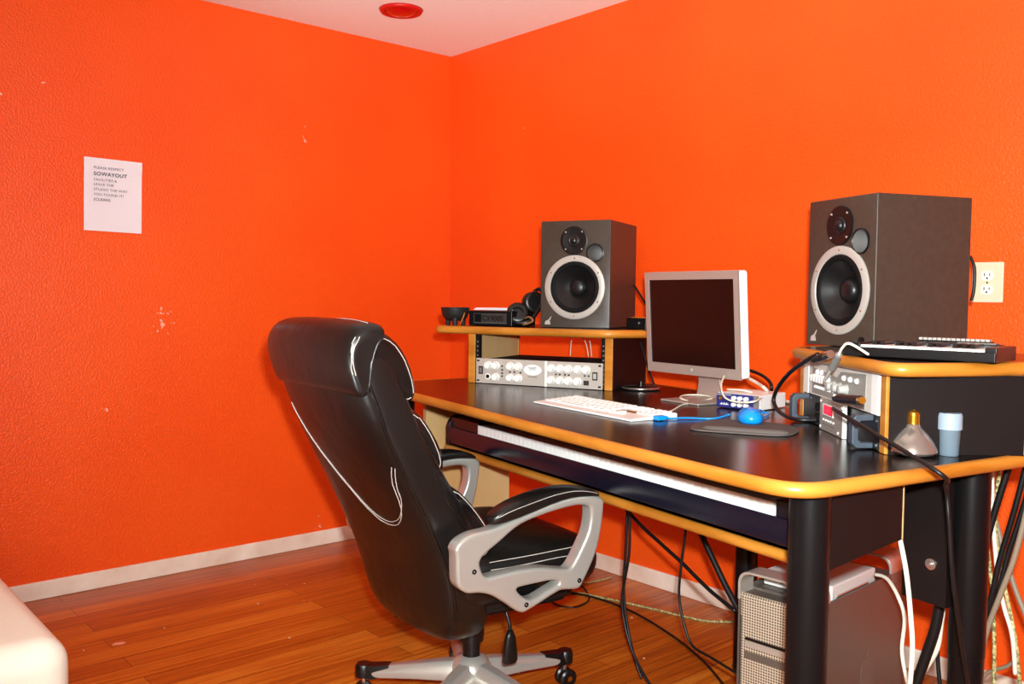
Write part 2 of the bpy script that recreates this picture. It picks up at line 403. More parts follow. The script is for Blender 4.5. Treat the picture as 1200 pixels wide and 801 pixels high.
# raised rack shelves
RL = R(31.7); RR = R(-31.7)
HL = (-.905, .315); HR = (.327, .632)
def hut(h, a, x, y): return (h[0] + math.cos(a)*x - math.sin(a)*y, h[1] + math.sin(a)*x + math.cos(a)*y)
def hbox(name, h, a, x0, x1, y0, y1, z0, z1, m, parent=D, bev=0):
    poly = [hut(h, a, x0, y0), hut(h, a, x1, y0), hut(h, a, x1, y1), hut(h, a, x0, y1)]
    return obj(name, prism(NB(), poly, z0, z1), m, parent, bevel=bev)
PW = .026; RWID = .549
for h, a, dep, st in ((HL, RL, .36, SZ - .0262), (HR, RR, .29, SZR - .0262)):
    for side in (0, 1):
        x0 = 0 if side == 0 else RWID - PW
        p = hbox('riser_panel', h, a, x0 + .001, x0 + PW - .001, .002, dep - .004, DZ + .0005, st, M['ply'])
        xo0, xo1 = (x0 - .0005, x0 + .001) if side == 0 else (x0 + PW - .001, x0 + PW + .0005)
        hbox('laminate_face', h, a, xo0, xo1, .006, dep - .008, DZ + .0005, st, M['lam'], p)
        hbox('edge_strip', h, a, x0 - .0006, x0 + PW + .0008, -.002, .006, DZ + .0005, st, M['oak'], p, .002)
        hbox('edge_strip', h, a, x0 - .0006, x0 + PW + .0014, dep - .012, dep, DZ + .0005, st, M['oak'], p, .002)
        xr = PW if side == 0 else RWID - PW - .016
        rl = hbox('rack_rail', h, a, xr, xr + .016, .006, .022, DZ + .001, st - .001, M['blackm'])
        bm = NB()
        for k in range(9):
            q = hut(h, a, xr + .008, .0058); cone(bm, (q[0], q[1], DZ + .02 + k*.016), (q[0] + math.sin(a)*.001, q[1] - math.cos(a)*.001, DZ + .02 + k*.016), .003, .003, 8)
        obj('screw_hole', bm, M['grey'], rl)['kind'] = 'stuff'
sl = slab('riser_shelf', rpoly([(-1.035, .240), (-.435, .588), (-.405, .88), (-1.06, .88), (-1.05, .6)], [.05, .03, .03, .03, .02], 8), SZ, .026, .0142)
sr = slab('riser_shelf', rpoly([(.338, .592), (.838, .305), (.905, .50), (.93, .62), (.93, .90), (.335, .90)], [.04, .05, .05, .03, .02, .02], 8), SZR, .026, .0142)
# black brackets inside the left rack
for x in (.032, .10):
    pass

# ------------------------------------------------------------------ speakers
def lathe_y(prof, cx, cz, n=48, **k): return lathe(NB(), prof, n, (cx, 0, cz), (0, -1, 0), **k)
CAB = None
def cabinet_mesh():
    global CAB
    if CAB: return CAB
    w, h, d = .26, .375, .30
    o = obj('tmp', B(-w/2, w/2, 0, d, 0, h), [M['spk'], M['blackm']], None, bevel=.003)
    bm = lathe(NB(), [(0, -.05), (.0915, -.05), (.0915, .02), (0, .02)], 48, (0, 0, .142), (0, -1, 0))
    lathe(bm, [(0, -.12), (.0285, -.12), (.0285, .02), (0, .02)], 32, (.074, 0, .262), (0, -1, 0))
    for f in bm.faces: f.material_index = 1
    c = obj('tmp', bm, [M['spk'], M['blackm']], None)
    md = o.modifiers.new('Cut', 'BOOLEAN'); md.object = c; md.operation = 'DIFFERENCE'; md.solver = 'EXACT'
    bpy.context.view_layer.update()
    CAB = bpy.data.meshes.new_from_object(o.evaluated_get(bpy.context.evaluated_depsgraph_get())); CAB.name = 'cabinet'
    bpy.data.objects.remove(o); bpy.data.objects.remove(c)
    return CAB
def make_speaker(label, loc, rz):
    t = thing('studio_speaker', label, 'speaker', loc, rz, 'studio monitor speakers')
    w, h, d = .26, .375, .30
    # cabinet with the openings for woofer, tweeter and port left to the driver meshes set into the baffle
    t_cab = cabinet_mesh(); o_ = bpy.data.objects.new('cabinet', t_cab); link(o_, t)
    cz = .142; R0 = .112
    wf = obj('woofer', lathe_y([(.112, 0), (.112, .004), (.109, .006), (.092, .006), (.090, .003)], 0, cz, cap0=False, cap1=False), M['ring'], t, smooth='auto')
    obj('surround', lathe_y([(.090, .004), (.087, .0065), (.081, .0075), (.076, .005), (.073, .002)], 0, cz, cap0=False, cap1=False), M['blackm'], wf, smooth=True)
    obj('speaker_cone', lathe_y([(.075, .002), (.070, -.002), (.055, -.016), (.042, -.027), (.031, -.034)], 0, cz, cap0=False, cap1=False), M['cone'], wf, smooth=True)
    obj('dust_cap', lathe_y([(.032, -.034), (.031, -.028), (.027, -.021), (.018, -.016), (0, -.014)], 0, cz, cap0=False), M['cone'], wf, smooth=True)
    for k in range(6):
        a = R(30 + 60*k)
        dd = cone(NB(), (.101*math.cos(a), -.0055, cz + .101*math.sin(a)), (.101*math.cos(a), -.0075, cz + .101*math.sin(a)), .0032, .0026, 10)
        obj('screw', dd, M['steel'], wf)
    tz = .305; tx = -.004
    tw = obj('tweeter', lathe_y([(.050, 0), (.050, .004), (.047, .005), (.040, .0045), (.024, .002), (.018, .002)], tx, tz, 40, cap0=False, cap1=False), M['blackp'], t, smooth='auto')
    obj('tweeter_dome', lathe_y([(.022, .0018), (.020, .006), (.016, .0062), (.0145, .004), (.013, .009), (.008, .013), (0, .015)], tx, tz, 32, cap0=False), M['cone'], tw, smooth=True)
    for k in range(4):
        a = R(45 + 90*k); x, z = tx + .0425*math.cos(a), tz + .0425*math.sin(a)
        obj('screw', cone(NB(), (x, -.004, z), (x, -.0065, z), .0028, .0024, 10), M['ring'], tw)
    px, pz = .074, .262
    po = obj('bass_port', lathe_y([(.0325, 0), (.0325, .003), (.030, .004), (.028, .002)], px, pz, 32, cap0=False, cap1=False), M['blackp'], t, smooth='auto')
    obj('port_bore', lathe_y([(.0282, .002), (.027, -.02), (.026, -.09), (0, -.095)], px, pz, 32, cap0=False), M['grey'], po, smooth=True)
    # small bird-like emblem low on the left
    bm = NB()
    def pg(pts): prismM(bm, pts, .0003, .0012, ((1, 0, 0), (0, 0, 1), (0, -1, 0), (0, 0, 0)))
    pg([(-.112, .010), (-.090, .010), (-.092, .021), (-.101, .026), (-.110, .021)])
    pg([(-.099, .026), (-.088, .039), (-.0865, .037), (-.0935, .023)])
    obj('emblem', bm, M['ring'], t)
    return t
def face_rot(p, q):  # rotation whose +x runs from p to q (desk-local points)
    return DA + math.atan2(q[1]-p[1], q[0]-p[0])
SPL = [(-.756, .525), (-.543, .668)]
mid = ((SPL[0][0]+SPL[1][0])/2, (SPL[0][1]+SPL[1][1])/2)
make_speaker('grey-brown two-way studio speaker on the left rack shelf, its front facing us', W(mid[0], mid[1], SZ + .001), face_rot(*SPL))
a = R(-12); p1 = (.503, .687); p0 = (p1[0] - .26*math.cos(a), p1[1] - .26*math.sin(a))
make_speaker('large nearer grey-brown studio speaker on the right rack shelf, seen side-on', W((p0[0]+p1[0])/2, (p0[1]+p1[1])/2, SZR + .001), DA + a).scale = (1, 1, 1.03)

# ------------------------------------------------------------------ computer monitor
t = thing('computer_monitor', 'flat computer screen with grey frame and white sides standing on the desk', 'monitor', W(-.120, .662, DZ), DA + R(2))
MW, MB, MT = .197, .076, .392
tilt = R(-4)
def MT_(bm):
    bmesh.ops.rotate(bm, verts=bm.verts[:], cent=(0, 0, MB), matrix=Matrix.Rotation(-tilt, 3, 'X')); return bm
obj('rear_housing', MT_(rbox(NB(), -MW, MW, MB, MT, .012, .006, .041)), M['white'], t, bevel=.004)
bm = NB(); r = .026
outer = rpoly([(-MW, MB), (MW, MB), (MW, MT), (-MW, MT)], .012); inner = [(-MW + .018, MB + .03), (MW - .018, MB + .03), (MW - .018, MT - .024), (-MW + .018, MT - .024)]
for x0, x1, z0, z1 in ((-MW, MW, MB, MB + .03), (-MW, MW, MT - .024, MT), (-MW, -MW + .018, MB + .03, MT - .024), (MW - .018, MW, MB + .03, MT - .024)):
    box(bm, x0, x1, 0, .0065, z0, z1)
obj('bezel', MT_(bm), M['alu'], t)
obj('screen', MT_(B(-MW + .0178, MW - .0178, .003, .006, MB + .0298, MT - .0238)), M['screen'], t)
obj('badge', MT_(lathe(NB(), [(0, 0), (.005, 0), (.004, .001), (0, .001)], 16, (0, 0, MB + .016), (0, -1, 0))), M['ring'], t)
nk = loft(NB(), [[(x*w, y0 + y*.006, z) for x, y in [(-1, -1), (1, -1), (1, 1), (-1, 1)]] for w, y0, z in [(.048, .075, .001), (.046, .082, .05), (.045, .075, .10), (.047, .052, .15), (.05, .034, .19)]])
obj('stand_neck', nk, M['alu'], t, bevel=.002)
obj('stand_foot', prism(NB(), rpoly([(-.035, -.095), (.125, -.095), (.125, .085), (-.035, .085)], .004), .0005, .006), M['alu'], t, bevel=.0015)

# ------------------------------------------------------------------ white computer keyboard
t = thing('computer_keyboard', 'slim white computer keyboard lying on the desk in front of the screen', 'keyboard', W(-.045, .262, DZ), DA + R(0))
obj('keyboard_tray_body', prismM(NB(), [(-.078, 0), (.078, 0), (.078, .014), (-.078, .006)], -.225, .225, ((0, 1, 0), (0, 0, 1), (1, 0, 0), (0, 0, 0))), M['white'], t, bevel=.003)
cap = None
def key(x, y, w, d=.0145):
    global cap
    z = .0062 + (y + .078) / .156 * .008
    if cap is None or True:
        bm = NB(); a, b = w/2, d/2
        loft(bm, [[(-a, -b, 0), (a, -b, 0), (a, b, 0), (-a, b, 0)], [(-a*.94, -b*.9, .0035), (a*.94, -b*.9, .0035), (a*.94, b*.9, .0035), (-a*.94, b*.9, .0035)]])
        obj('key', bm, M['keyw'], t, loc=(x, y, z), rot=(R(2.9), 0, 0))
rows = [(.062, 14, .0205, -.214), (.042, 13, .0225, -.214), (.0225, 13, .0225, -.214), (.003, 12, .0243, -.214), (-.0165, 11, .0265, -.214)]
kk = 0
for y, n_, w_, x_ in rows:
    for i in range(n_): key(x_ + w_*(i + .5), y, w_ - .003)
for i, w_ in enumerate((.028, .028, .125, .028, .028, .028)):
    key([-.199, -.168, -.088, -.008, .023, .054][i], -.036, w_ - .003)
for y in (.062, .042):
    for i in range(3): key(.096 + .020*i, y, .0165)
for i, (x, y) in enumerate(((.096, -.036), (.116, -.036), (.136, -.036), (.116, -.0165))): key(x, y, .0165)
for y in (.062, .042, .0225, .003):
    for i in range(3): key(.167 + .019*i, y, .016)
obj('bare_patch', B(.082, .158, -.0085, .0185, .0095, .0108), M['strap'], t)

# ------------------------------------------------------------------ mouse, mat
t = thing('mouse_mat', 'dark grey mouse mat with a wrist rest lying under the blue mouse', 'mouse mat', W(.415, .36, DZ), DA + R(33))
obj('mat_surface', prism(NB(), rpoly([(-.13, -.10), (.10, -.09), (.115, .03), (.06, .12), (-.10, .12), (-.135, .03)], [.05, .05, .05, .06, .06, .05]), .0008, .005), M['pad'], t, bevel=.0015)
wr = sup(.10, .026, .7, 24)
obj('wrist_rest', loft(NB(), [[(x*s, -.065 + y*s, z) for x, y in wr] for s, z in ((1, .005), (1, .008), (.93, .012), (.75, .014))]), M['pad'], t, smooth=True)
t = thing('computer_mouse', 'bright blue wired computer mouse sitting on the grey mat', 'mouse', W(.345, .43, DZ + .006), DA + R(-40))
rg = []
for z, s in ((0, .92), (.006, 1), (.016, .98), (.026, .80), (.033, .5), (.036, .18)):
    rg.append([(x*s + .006*(z/.036), y*s, z) for x, y in sup(.054, .031, .85, 28)])
obj('mouse_body', loft(NB(), rg), M['blue'], t, smooth=True)
obj('scroll_wheel', cone(NB(), (.034, -.004, .026), (.034, .004, .026), .007, .007, 16), M['blue'], t)

def cable(label, pts, r, m, name='cable', cat='cable', group=None, sub=8, n=8):
    return tag(obj(name, tube(pts, r, sub, n), m, smooth=True), label, cat, group)
z0 = DZ + .004
cable('thin bright blue mouse lead running from the mouse to the white keyboard', [W(.30, .405, DZ + .02), W(.25, .40, z0), W(.21, .345, z0), W(.195, .30, z0), W(.19, .265, DZ + .008)], .0024, M['blue'], 'mouse_cable')
pts = [W(.305, .475, DZ + .012), W(.272, .504, z0), W(.225, .57, z0), W(.25, .60, DZ + .006), W(.291, .54, z0), W(.315, .49, DZ + .008), W(.268, .495, DZ + .010), W(.215, .55, DZ + .008), W(.225, .59, DZ + .012), W(.27, .56, DZ + .013)]
cable('coiled loop of bright blue lead lying behind the blue mouse', pts, .0024, M['blue'], 'mouse_cable')
t = thing('plug', 'small blue plug pushed into the right end of the white keyboard', 'plug', W(.195, .265, DZ), DA)
obj('plug_shell', rbox(NB(), -.010, .010, .002, .013, .002, -.012, .016), M['blue'], t, bevel=.001)
obj('strain_relief', cone(NB(), (0, .016, .008), (0, .028, .008), .004, .0026, 10), M['blue'], t)

# ------------------------------------------------------------------ audio interface
BX = thing('audio_interface', 'small blue-fronted audio interface box with white knobs beside the screen stand', 'audio interface', W(.055, .598, DZ + .002), DA + R(14))
obj('housing', B(0, .135, .002, .15, 0, .042), M['white'], BX, bevel=.003)
obj('front_panel', B(.002, .118, -.003, .003, .001, .041), M['bluebox'], BX, bevel=.001)
obj('front_end', B(.1185, .134, -.003, .003, .001, .041), M['grey'], BX, bevel=.001)
for i in range(3):
    for z in (.030, .012):
        x = .060 + .019*i
        k = obj('knob', lathe(NB(), [(.0065, 0), (.006, .009), (.004, .010), (0, .010)], 18, (x, -.003, z), (0, -1, 0)), M['knobw'], BX, smooth='auto')
obj('jack_socket', lathe(NB(), [(.006, 0), (.006, .002), (.003, .002), (.003, .0005), (0, .0005)], 18, (.015, -.003, .027), (0, -1, 0)), M['gold'], BX)
bm = NB()
for i in range(7): box(bm, .014 + .004*i, .0165 + .004*i, -.0035, -.0028, .009, .0095 + .003*((i*3) % 2) + .002)
obj('printed_mark', bm, M['white'], BX)
obj('light_stripe', B(.004, .05, -.0035, -.0028, .036, .0385), M['knobg'], BX)

# ------------------------------------------------------------------ disc spindle
t = thing('disc_spindle', 'empty round black disc spindle base on the desk behind the screen', 'disc spindle', W(-.43, .72, DZ + .0005))
obj('spindle_base', lathe(NB(), [(0, 0), (.064, 0), (.066, .003), (.063, .008), (.05, .009), (.03, .012), (.010, .012), (0, .012)], 40), M['blackp'], t, smooth='auto')
obj('spindle_ring', lathe(NB(), [(.064, .0045), (.0665, .0075), (.062, .0105), (.059, .0095)], 40, cap0=False, cap1=False), M['steel'], t, smooth=True)
obj('spindle_post', lathe(NB(), [(.008, .012), (.0075, .028), (.004, .032), (0, .033)], 20), M['blackp'], t, smooth='auto')

# ------------------------------------------------------------------ rack gear, left
def rack_thing(name, label, cat, h, a, z):
    x, y = h; q = hut(h, a, RWID/2, 0)
    return thing(name, label, cat, W(q[0], q[1], z), DA + a)
YX = ((1, 0, 0), (0, 0, 1), (0, -1, 0), (0, 0, 0))
t = rack_thing('rack_preamp', 'silver two-channel rack preamp with white knobs and oval badge in the left rack', 'preamp', HL, RL, DZ + .002)
FW = .2413; FH = .0885
obj('front_panel', B(-FW, FW, -.004, .004, 0, FH), M['rackface'], t, bevel=.001)
obj('chassis', B(-.218, .218, .004, .30, .002, FH - .004), M['blackm'], t)
def fx(f): return -FW + 2*FW*f
def fz(f): return FH*f
knob_me = None
def knobs(parent, lst, rr, m, name='knob', dep=.016, y=-.004):
    proto = None
    for x, z in lst:
        if proto is None:
            proto = obj(name, lathe(NB(), [(rr*1.15, 0), (rr*1.15, .003), (rr, .004), (rr*.88, dep), (rr*.6, dep + .001), (0, dep + .001)], 20, (0, 0, 0), (0, -1, 0)), m, parent, smooth='auto')
            proto.location = (x, y, z)
        else: dup(proto, parent, (x, y, z))
knobs(t, [(fx(a_), fz(.73)) for a_ in (.105, .167, .287, .352, .612, .68, .745, .815, .88)] + [(fx(a_), fz(.27)) for a_ in (.167, .287, .352, .612, .68, .745, .815)], .0125, M['knobw'])
obj('badge', prismM(NB(), [(fx(.465) + x, fz(.62) + z) for x, z in sup(.034, .0185, 1, 32)], .0038, .006, YX), M['white'], t)
bm = NB()
for k in range(3): sweep(bm, [(fx(.465) + .017*math.cos(q)*(1 - .2*k), -.0064, fz(.62) + (.006 - .004*k) + .004*math.sin(q)) for q in [R(20 + 20*j) for j in range(9)]], .0009, 6)
obj('badge_swirl', bm, M['grey'], t)
bm = NB()
for k in range(8): box(bm, fx(.43) + .0045*k, fx(.43) + .0045*k + .003, -.0046, -.0038, fz(.33), fz(.33) + .0035)
obj('badge_name', bm, M['grey'], t)
obj('divider', B(fx(.562), fx(.578), -.0055, -.0035, 0, FH), M['white'], t)
for f, z in ((.040, .52), (.945, .50)):
    s = obj('power_switch', B(fx(f) - .009, fx(f) + .009, -.0055, -.0035, fz(z) - .014, fz(z) + .014), M['dark'], t)
    obj('rocker', B(fx(f) - .0055, fx(f) + .0055, -.008, -.005, fz(z) - .009, fz(z) + .009), M['rackface'] if f > .5 else M['grey'], s, bevel=.001)
j = obj('jack_socket', lathe(NB(), [(.011, 0), (.011, .003), (.008, .004), (.008, .001), (0, .001)], 24, (fx(.1), -.004, fz(.28)), (0, -1, 0)), M['white'], t, smooth='auto')
obj('socket_hole', lathe(NB(), [(.007, .0015), (.007, .0028), (0, .0028)], 20, (fx(.1), -.004, fz(.28)), (0, -1, 0)), M['blackm'], j)
obj('meter_window', B(fx(.86), fx(.90), -.005, -.0035, fz(.14), fz(.32)), M['dark'], t)
bm = NB()
for f, z in ((.22, .72), (.22, .57), (.22, .44), (.22, .32), (.285, .5), (.32, .5), (.37, .49), (.65, .5), (.68, .5), (.72, .5), (.75, .5), (.87, .5), (.90, .5)):
    lathe(bm, [(.003, 0), (.003, .005), (0, .006)], 10, (fx(f), -.004, fz(z)), (0, -1, 0))
obj('toggle', bm, M['dark'], t)['kind'] = 'stuff'
bm = NB()
for f in (.018, .98):
    for z in (.10, .90): box(bm, fx(f) - .005, fx(f) + .005, -.0048, -.0035, fz(z) - .003, fz(z) + .003)
obj('mounting_slot', bm, M['blackm'], t)
# thin pale leads looping behind the preamp
for k, (x, dx) in enumerate(((.30, -.012), (.335, .012), (.36, .004))):
    q0 = hut(HL, RL, x, .24); q1 = hut(HL, RL, x + dx, .26); q2 = hut(HL, RL, x + dx*1.6, .27)
    cable('three thin pale leads hanging behind the silver preamp in the left rack', [W(*q0, SZ - .034), W(*q1, SZ - .06), W(*q2, DZ + .092)], .0016, M['cabw'], 'thin_lead', group='pale leads behind the preamp')

# ------------------------------------------------------------------ rack gear, right
t = rack_thing('rack_mixer', 'silver rack mixer with grey control area and rows of knobs in the right rack', 'mixer', HR, RR, .924)
FH = .089
obj('front_panel', B(-.2413, .2413, -.002, .006, 0, FH), M['mixface'], t, bevel=.001)
obj('chassis', B(-.216, .216, .006, .22, .002, FH - .003), M['blackm'], t)
obj('control_area', prismM(NB(), [(fx(.14), .005), (fx(.85), .003), (fx(.86), .079), (fx(.55), .072), (fx(.50), .057), (fx(.45), .058), (fx(.14), .068)], .0018, .0032, YX), M['mixgrey'], t)
for s in (-1, 1):
    obj('rack_ear', B(s*.2215 - .018, s*.2215 + .018, -.0035, -.001, .0, FH), M['white'], t, bevel=.001)
knobs(t, [(fx(f), .043) for f in (.185, .225, .265, .305, .345, .385)], .0095, M['knobw'], dep=.012, y=-.003)
knobs(t, [(fx(f), .036) for f in (.47, .55, .63)], .0105, M['knobg'], dep=.020, y=-.003)
knobs(t, [(fx(f), .060) for f in (.23, .29, .40, .60, .68, .76)], .0055, M['knobw'], 'trim_knob', dep=.006, y=-.003)
knobs(t, [(fx(.20 + .032*i), .022) for i in range(9)], .0032, M['white'], 'push_button', dep=.004, y=-.003)
knobs(t, [(fx(.48 + .03*i), .014) for i in range(4)] + [(fx(.74), .02)], .0032, M['white'], 'push_button', dep=.004, y=-.003)
bm = NB()
for i in range(9): box(bm, fx(.16 + .03*i), fx(.16 + .03*i) + .002, -.0024, -.0018, .073, .081)
obj('printed_scale', bm, M['mixgrey'], t)['kind'] = 'stuff'

t = rack_thing('power_amplifier', 'black rack amplifier with two bulky blue-grey handles under the silver mixer', 'amplifier', HR, RR, DZ + .002)
AH = .070
obj('front_panel', B(-.2413, .2413, -.002, .006, 0, AH), M['blackp'], t, bevel=.001)
obj('chassis', B(-.216, .216, .006, .24, .001, AH), M['blackm'], t)
for s in (-1, 1):
    x = s*.205
    prof = [(-.002, .001), (-.036, .001), (-.046, .010), (-.046, .060), (-.038, .071), (-.002, .071), (-.002, .059), (-.028, .058), (-.033, .052), (-.033, .020), (-.027, .013), (-.002, .013)]
    obj('handle', prismM(NB(), prof, x - .013, x + .013, ((0, 1, 0), (0, 0, 1), (1, 0, 0), (0, 0, 0))), M['hand'], t, bevel=.002)
for x, z in ((-.13, .02), (-.105, .022), (-.085, .02), (-.13, .045)):
    obj('xlr_socket', lathe(NB(), [(.011, 0), (.011, .004), (.008, .004), (.008, .001), (0, .001)], 20, (x, -.002, z), (0, -1, 0)), M['blackm'], t, smooth='auto')
bm = NB()
for x, z in ((-.18, .062), (-.18, .008), (.235, .06), (.235, .01)): lathe(bm, [(.003, 0), (.003, .002), (0, .0025)], 10, (x, -.002, z), (0, -1, 0))
obj('screw', bm, M['steel'], t)

# small silver unit with red display standing in front
t = thing('headphone_amplifier', 'small silver unit with red number display standing before the black amplifier', 'amplifier', W(.484, .524, DZ + .001), DA + math.atan2(.434 - .524, .622 - .484))
obj('housing', B(.001, .163, .003, .0052, .0005, .074), M['blackm'], t, bevel=.002)
obj('front_panel', B(0, .164, -.003, .003, 0, .075), M['alu'], t, bevel=.001)
ds = obj('display_frame', B(.026, .100, -.0045, -.002, .038, .064), M['white'], t)
obj('display', B(.036, .098, -.0055, -.003, .041, .062), M['led'], ds)
bm = NB()
for k in range(3):
    x = .045 + .018*k
    for z in (.0435, .0512, .0585): box(bm, x, x + .009, -.0060, -.0052, z, z + .0016)
    for xx in (x - .001, x + .0085): box(bm, xx, xx + .0016, -.0060, -.0052, .0440, .0595)
obj('digits', bm, M['ledb'], ds)
bm = NB()
for k in range(5): lathe(bm, [(.0025, 0), (.0025, .002), (0, .0025)], 10, (.03 + .018*k, -.003, .026), (0, -1, 0))
obj('indicator', bm, M['white'], t)
bm = NB()
for k in range(5): box(bm, .026 + .018*k, .034 + .018*k, -.0034, -.0028, .015, .0165)
obj('printed_legend', bm, M['dark'], t)
for x, z in ((.007, .068), (.157, .068), (.007, .007), (.135, .008)): obj('screw', lathe(NB(), [(.003, 0), (.003, .0015), (0, .002)], 10, (x, -.003, z), (0, -1, 0)), M['white'], t)
obj('side_strip', B(.1625, .1655, -.0035, .006, 0, .075), M['white'], t)

# ------------------------------------------------------------------ small piano-style controller on the right shelf
kl, kr = (.650, .386), (.945, .462)
ang = math.atan2(kr[1]-kl[1], kr[0]-kl[0]); L_ = math.hypot(kr[0]-kl[0], kr[1]-kl[1])
t = thing('midi_keyboard', 'small black two-octave music keyboard lying on the right rack shelf', 'music keyboard', W(kl[0], kl[1], SZR + .003), DA + ang)
KD = .135
bm = NB(); box(bm, 0, L_, 0, .008, 0, .020); box(bm, 0, .035, .008, KD, 0, .029); box(bm, L_ - .022, L_, .008, KD, 0, .029); box(bm, .035, L_ - .022, .008, KD, 0, .012); box(bm, .035, L_ - .022, .098, KD, .012, .031)
obj('case', bm, M['blackp'], t, bevel=.002)
nW = 15; x0 = .036; wk = (L_ - .022 - .036)/nW
pr = None
for i in range(nW):
    if pr is None: pr = obj('white_key', B(.0004, wk - .0004, .0085, .097, .012, .0245), M['keyw'], t, bevel=.0008); pr.location = (x0, 0, 0)
    else: dup(pr, t, (x0 + wk*i, 0, 0))
pb = None
for i in range(nW - 1):
    if i % 7 in (0, 1, 3, 4, 5):
        if pb is None: pb = obj('black_key', loft(NB(), [[(-.0055, .04, .0245), (.0055, .04, .0245), (.0055, .097, .0245), (-.0055, .097, .0245)], [(-.0042, .046, .0325), (.0042, .046, .0325), (.0042, .097, .0325), (-.0042, .097, .0325)]]), M['keyb'], t); pb.location = (x0 + wk*(i+1), 0, 0)
        else: dup(pb, t, (x0 + wk*(i+1), 0, 0))
obj('control_strip', B(.20, L_ - .03, .104, .13, .0308, .0335), M['grey'], t, bevel=.0008)
obj('wheel', cone(NB(), (.016, .05, .027), (.022, .05, .027), .012, .012, 20), M['blackm'], t)
# pale ribbed strip behind it
t = thing('label_strip', 'pale ribbed strip lying along the back of the small music keyboard', 'strip', W(.705, .562, SZR + .001), DA + ang)
obj('strip_body', B(0, .15, .012, .030, 0, .036), M['blackp'], t)
bm = NB()
for i in range(15): box(bm, .002 + .0098*i, .0095 + .0098*i, .012, .028, .0355, .0405)
obj('rib', bm, M['ring'], t)['kind'] = 'stuff'

# ------------------------------------------------------------------ bulb and plastic vial on the desk
t = thing('reflector_bulb', 'mirrored reflector lamp bulb with gold screw cap standing face down on the desk', 'light bulb', W(.822, .392, DZ + .0005))
obj('glass', lathe(NB(), [(0, 0), (.030, .0), (.042, .003), (.0465, .008), (.0455, .014), (.039, .028), (.031, .040), (.022, .050), (.0155, .056), (.013, .062)], 40), M['bulb'], t, smooth='auto')
pf = [(.0125, .061)]
for i in range(5): pf += [(.0135, .064 + .0042*i), (.0118, .066 + .0042*i)]
pf += [(.0125, .085), (.009, .089), (.004, .090), (.004, .092), (0, .092)]
obj('screw_cap', lathe(NB(), pf, 28), M['gold'], t, smooth=True)
t = thing('plastic_vial', 'frosted plastic vial with a wider cap standing beside the reflector bulb', 'vial', W(.862, .452, DZ + .0005))
obj('vial_body', lathe(NB(), [(0, 0), (.0175, 0), (.0185, .002), (.0205, .060), (.019, .060), (.017, .003), (0, .003)], 32), M['cloud'], t, smooth='auto')
obj('vial_cap', lathe(NB(), [(.0215, .052), (.0235, .053), (.0235, .080), (.0215, .086), (0, .086), (0, .083), (.0205, .083), (.0215, .080)], 32, cap0=False), M['cloudl'], t, smooth='auto')

# ------------------------------------------------------------------ things on the left shelf
t = thing('tripod_bowl', 'small black three-legged bowl at the left end of the left rack shelf', 'bowl', W(-1.0, .31, SZ + .001))
obj('bowl_body', lathe(NB(), [(0, .016), (.028, .018), (.043, .028), (.050, .044), (.053, .060), (.054, .066), (.050, .066), (.046, .052), (.038, .034), (.022, .024), (0, .022)], 36), M['bowl'], t, smooth='auto')
for k in range(3):
    a_ = R(200 + 120*k)
    obj('leg', cone(NB(), (.033*math.cos(a_), .033*math.sin(a_), 0), (.030*math.cos(a_), .030*math.sin(a_), .032), .008, .013, 14), M['bowl'], t, smooth='auto')
bm = NB(); prism(bm, [(-.022, 0), (-.006, -.008), (.016, -.006), (.026, .002), (.010, .009), (-.008, .008)], 0, .0016)
t = tag(obj('dried_leaf', bm, M['leafm'], loc=W(-.955, .315, SZ + .024), rot=(R(50), R(-62), DA + R(20))), 'orange dried leaf tip propped against the black bowl', 'leaf')
q = (-.99, .362)
t = thing('black_drive_box', 'flat black equipment box marked CX9000 on the left shelf beside the bowl', 'equipment box', W(q[0], q[1], SZ + .001), DA + R(22))
obj('case', B(0, .195, .002, .15, 0, .055), M['blackp'], t, bevel=.003)
obj('front_panel', B(.001, .194, -.002, .003, .001, .054), M['blackm'], t, bevel=.002)
fr = obj('front_frame', B(.026, .176, -.004, -.001, .010, .045), M['grey'], t)
obj('front_inset', B(.028, .176, -.005, -.002, .012, .0445), mat('charcoal_panel', '#37322f', .5), fr)
obj('dark_window', B(.029, .062, -.0054, -.0048, .013, .0435), M['blackm'], fr)
text_obj('CX9000', .026, M['blackm'], fr, (.066, -.0055, .0195), (R(90), 0, 0), bold=.0004, sx=1.0)
t2 = thing('papers', 'thin stack of white papers lying on the flat black equipment box', 'papers', W(q[0], q[1], SZ + .0585), DA + R(22))
bm = NB()
for k in range(3): box(bm, .004 + .004*k, .18 - .006*k, .02 + .003*k, .14, .0028*k, .0028*k + .0022)
obj('sheets', bm, M['paper'], t2)
t = thing('headphones', 'black headphones leaning between the flat box and the left speaker', 'headphones', W(-.825, .535, SZ + .002), DA + R(28))
def ecup(cx, cy, cz, ax):
    e = obj('ear_cup', lathe(NB(), [(0, -.016), (.034, -.016), (.040, -.008), (.040, .004), (.034, .012), (0, .014)], 28, (cx, cy, cz), ax), M['blackp'], t, smooth='auto')
    obj('ear_cushion', lathe(NB(), [(.022, .012), (.036, .010), (.040, .018), (.036, .026), (.022, .024)], 28, (cx, cy, cz), ax, cap0=False, cap1=False), M['leather'], e, smooth=True)
ecup(-.012, .02, .085, (.8, -.6, .1)); ecup(-.035, -.05, .042, (.5, -.75, .35))
bp_ = [(-.012 , .03, .125), (.0, .05, .135), (.02, .04, .11), (.03, -.01, .06), (.02, -.06, .02), (-.02, -.08, .012), (-.04, -.07, .03)]
obj('headband', sweep(NB(), spline(bp_, 8), .007, 10, False), M['blackp'], t, smooth=True)
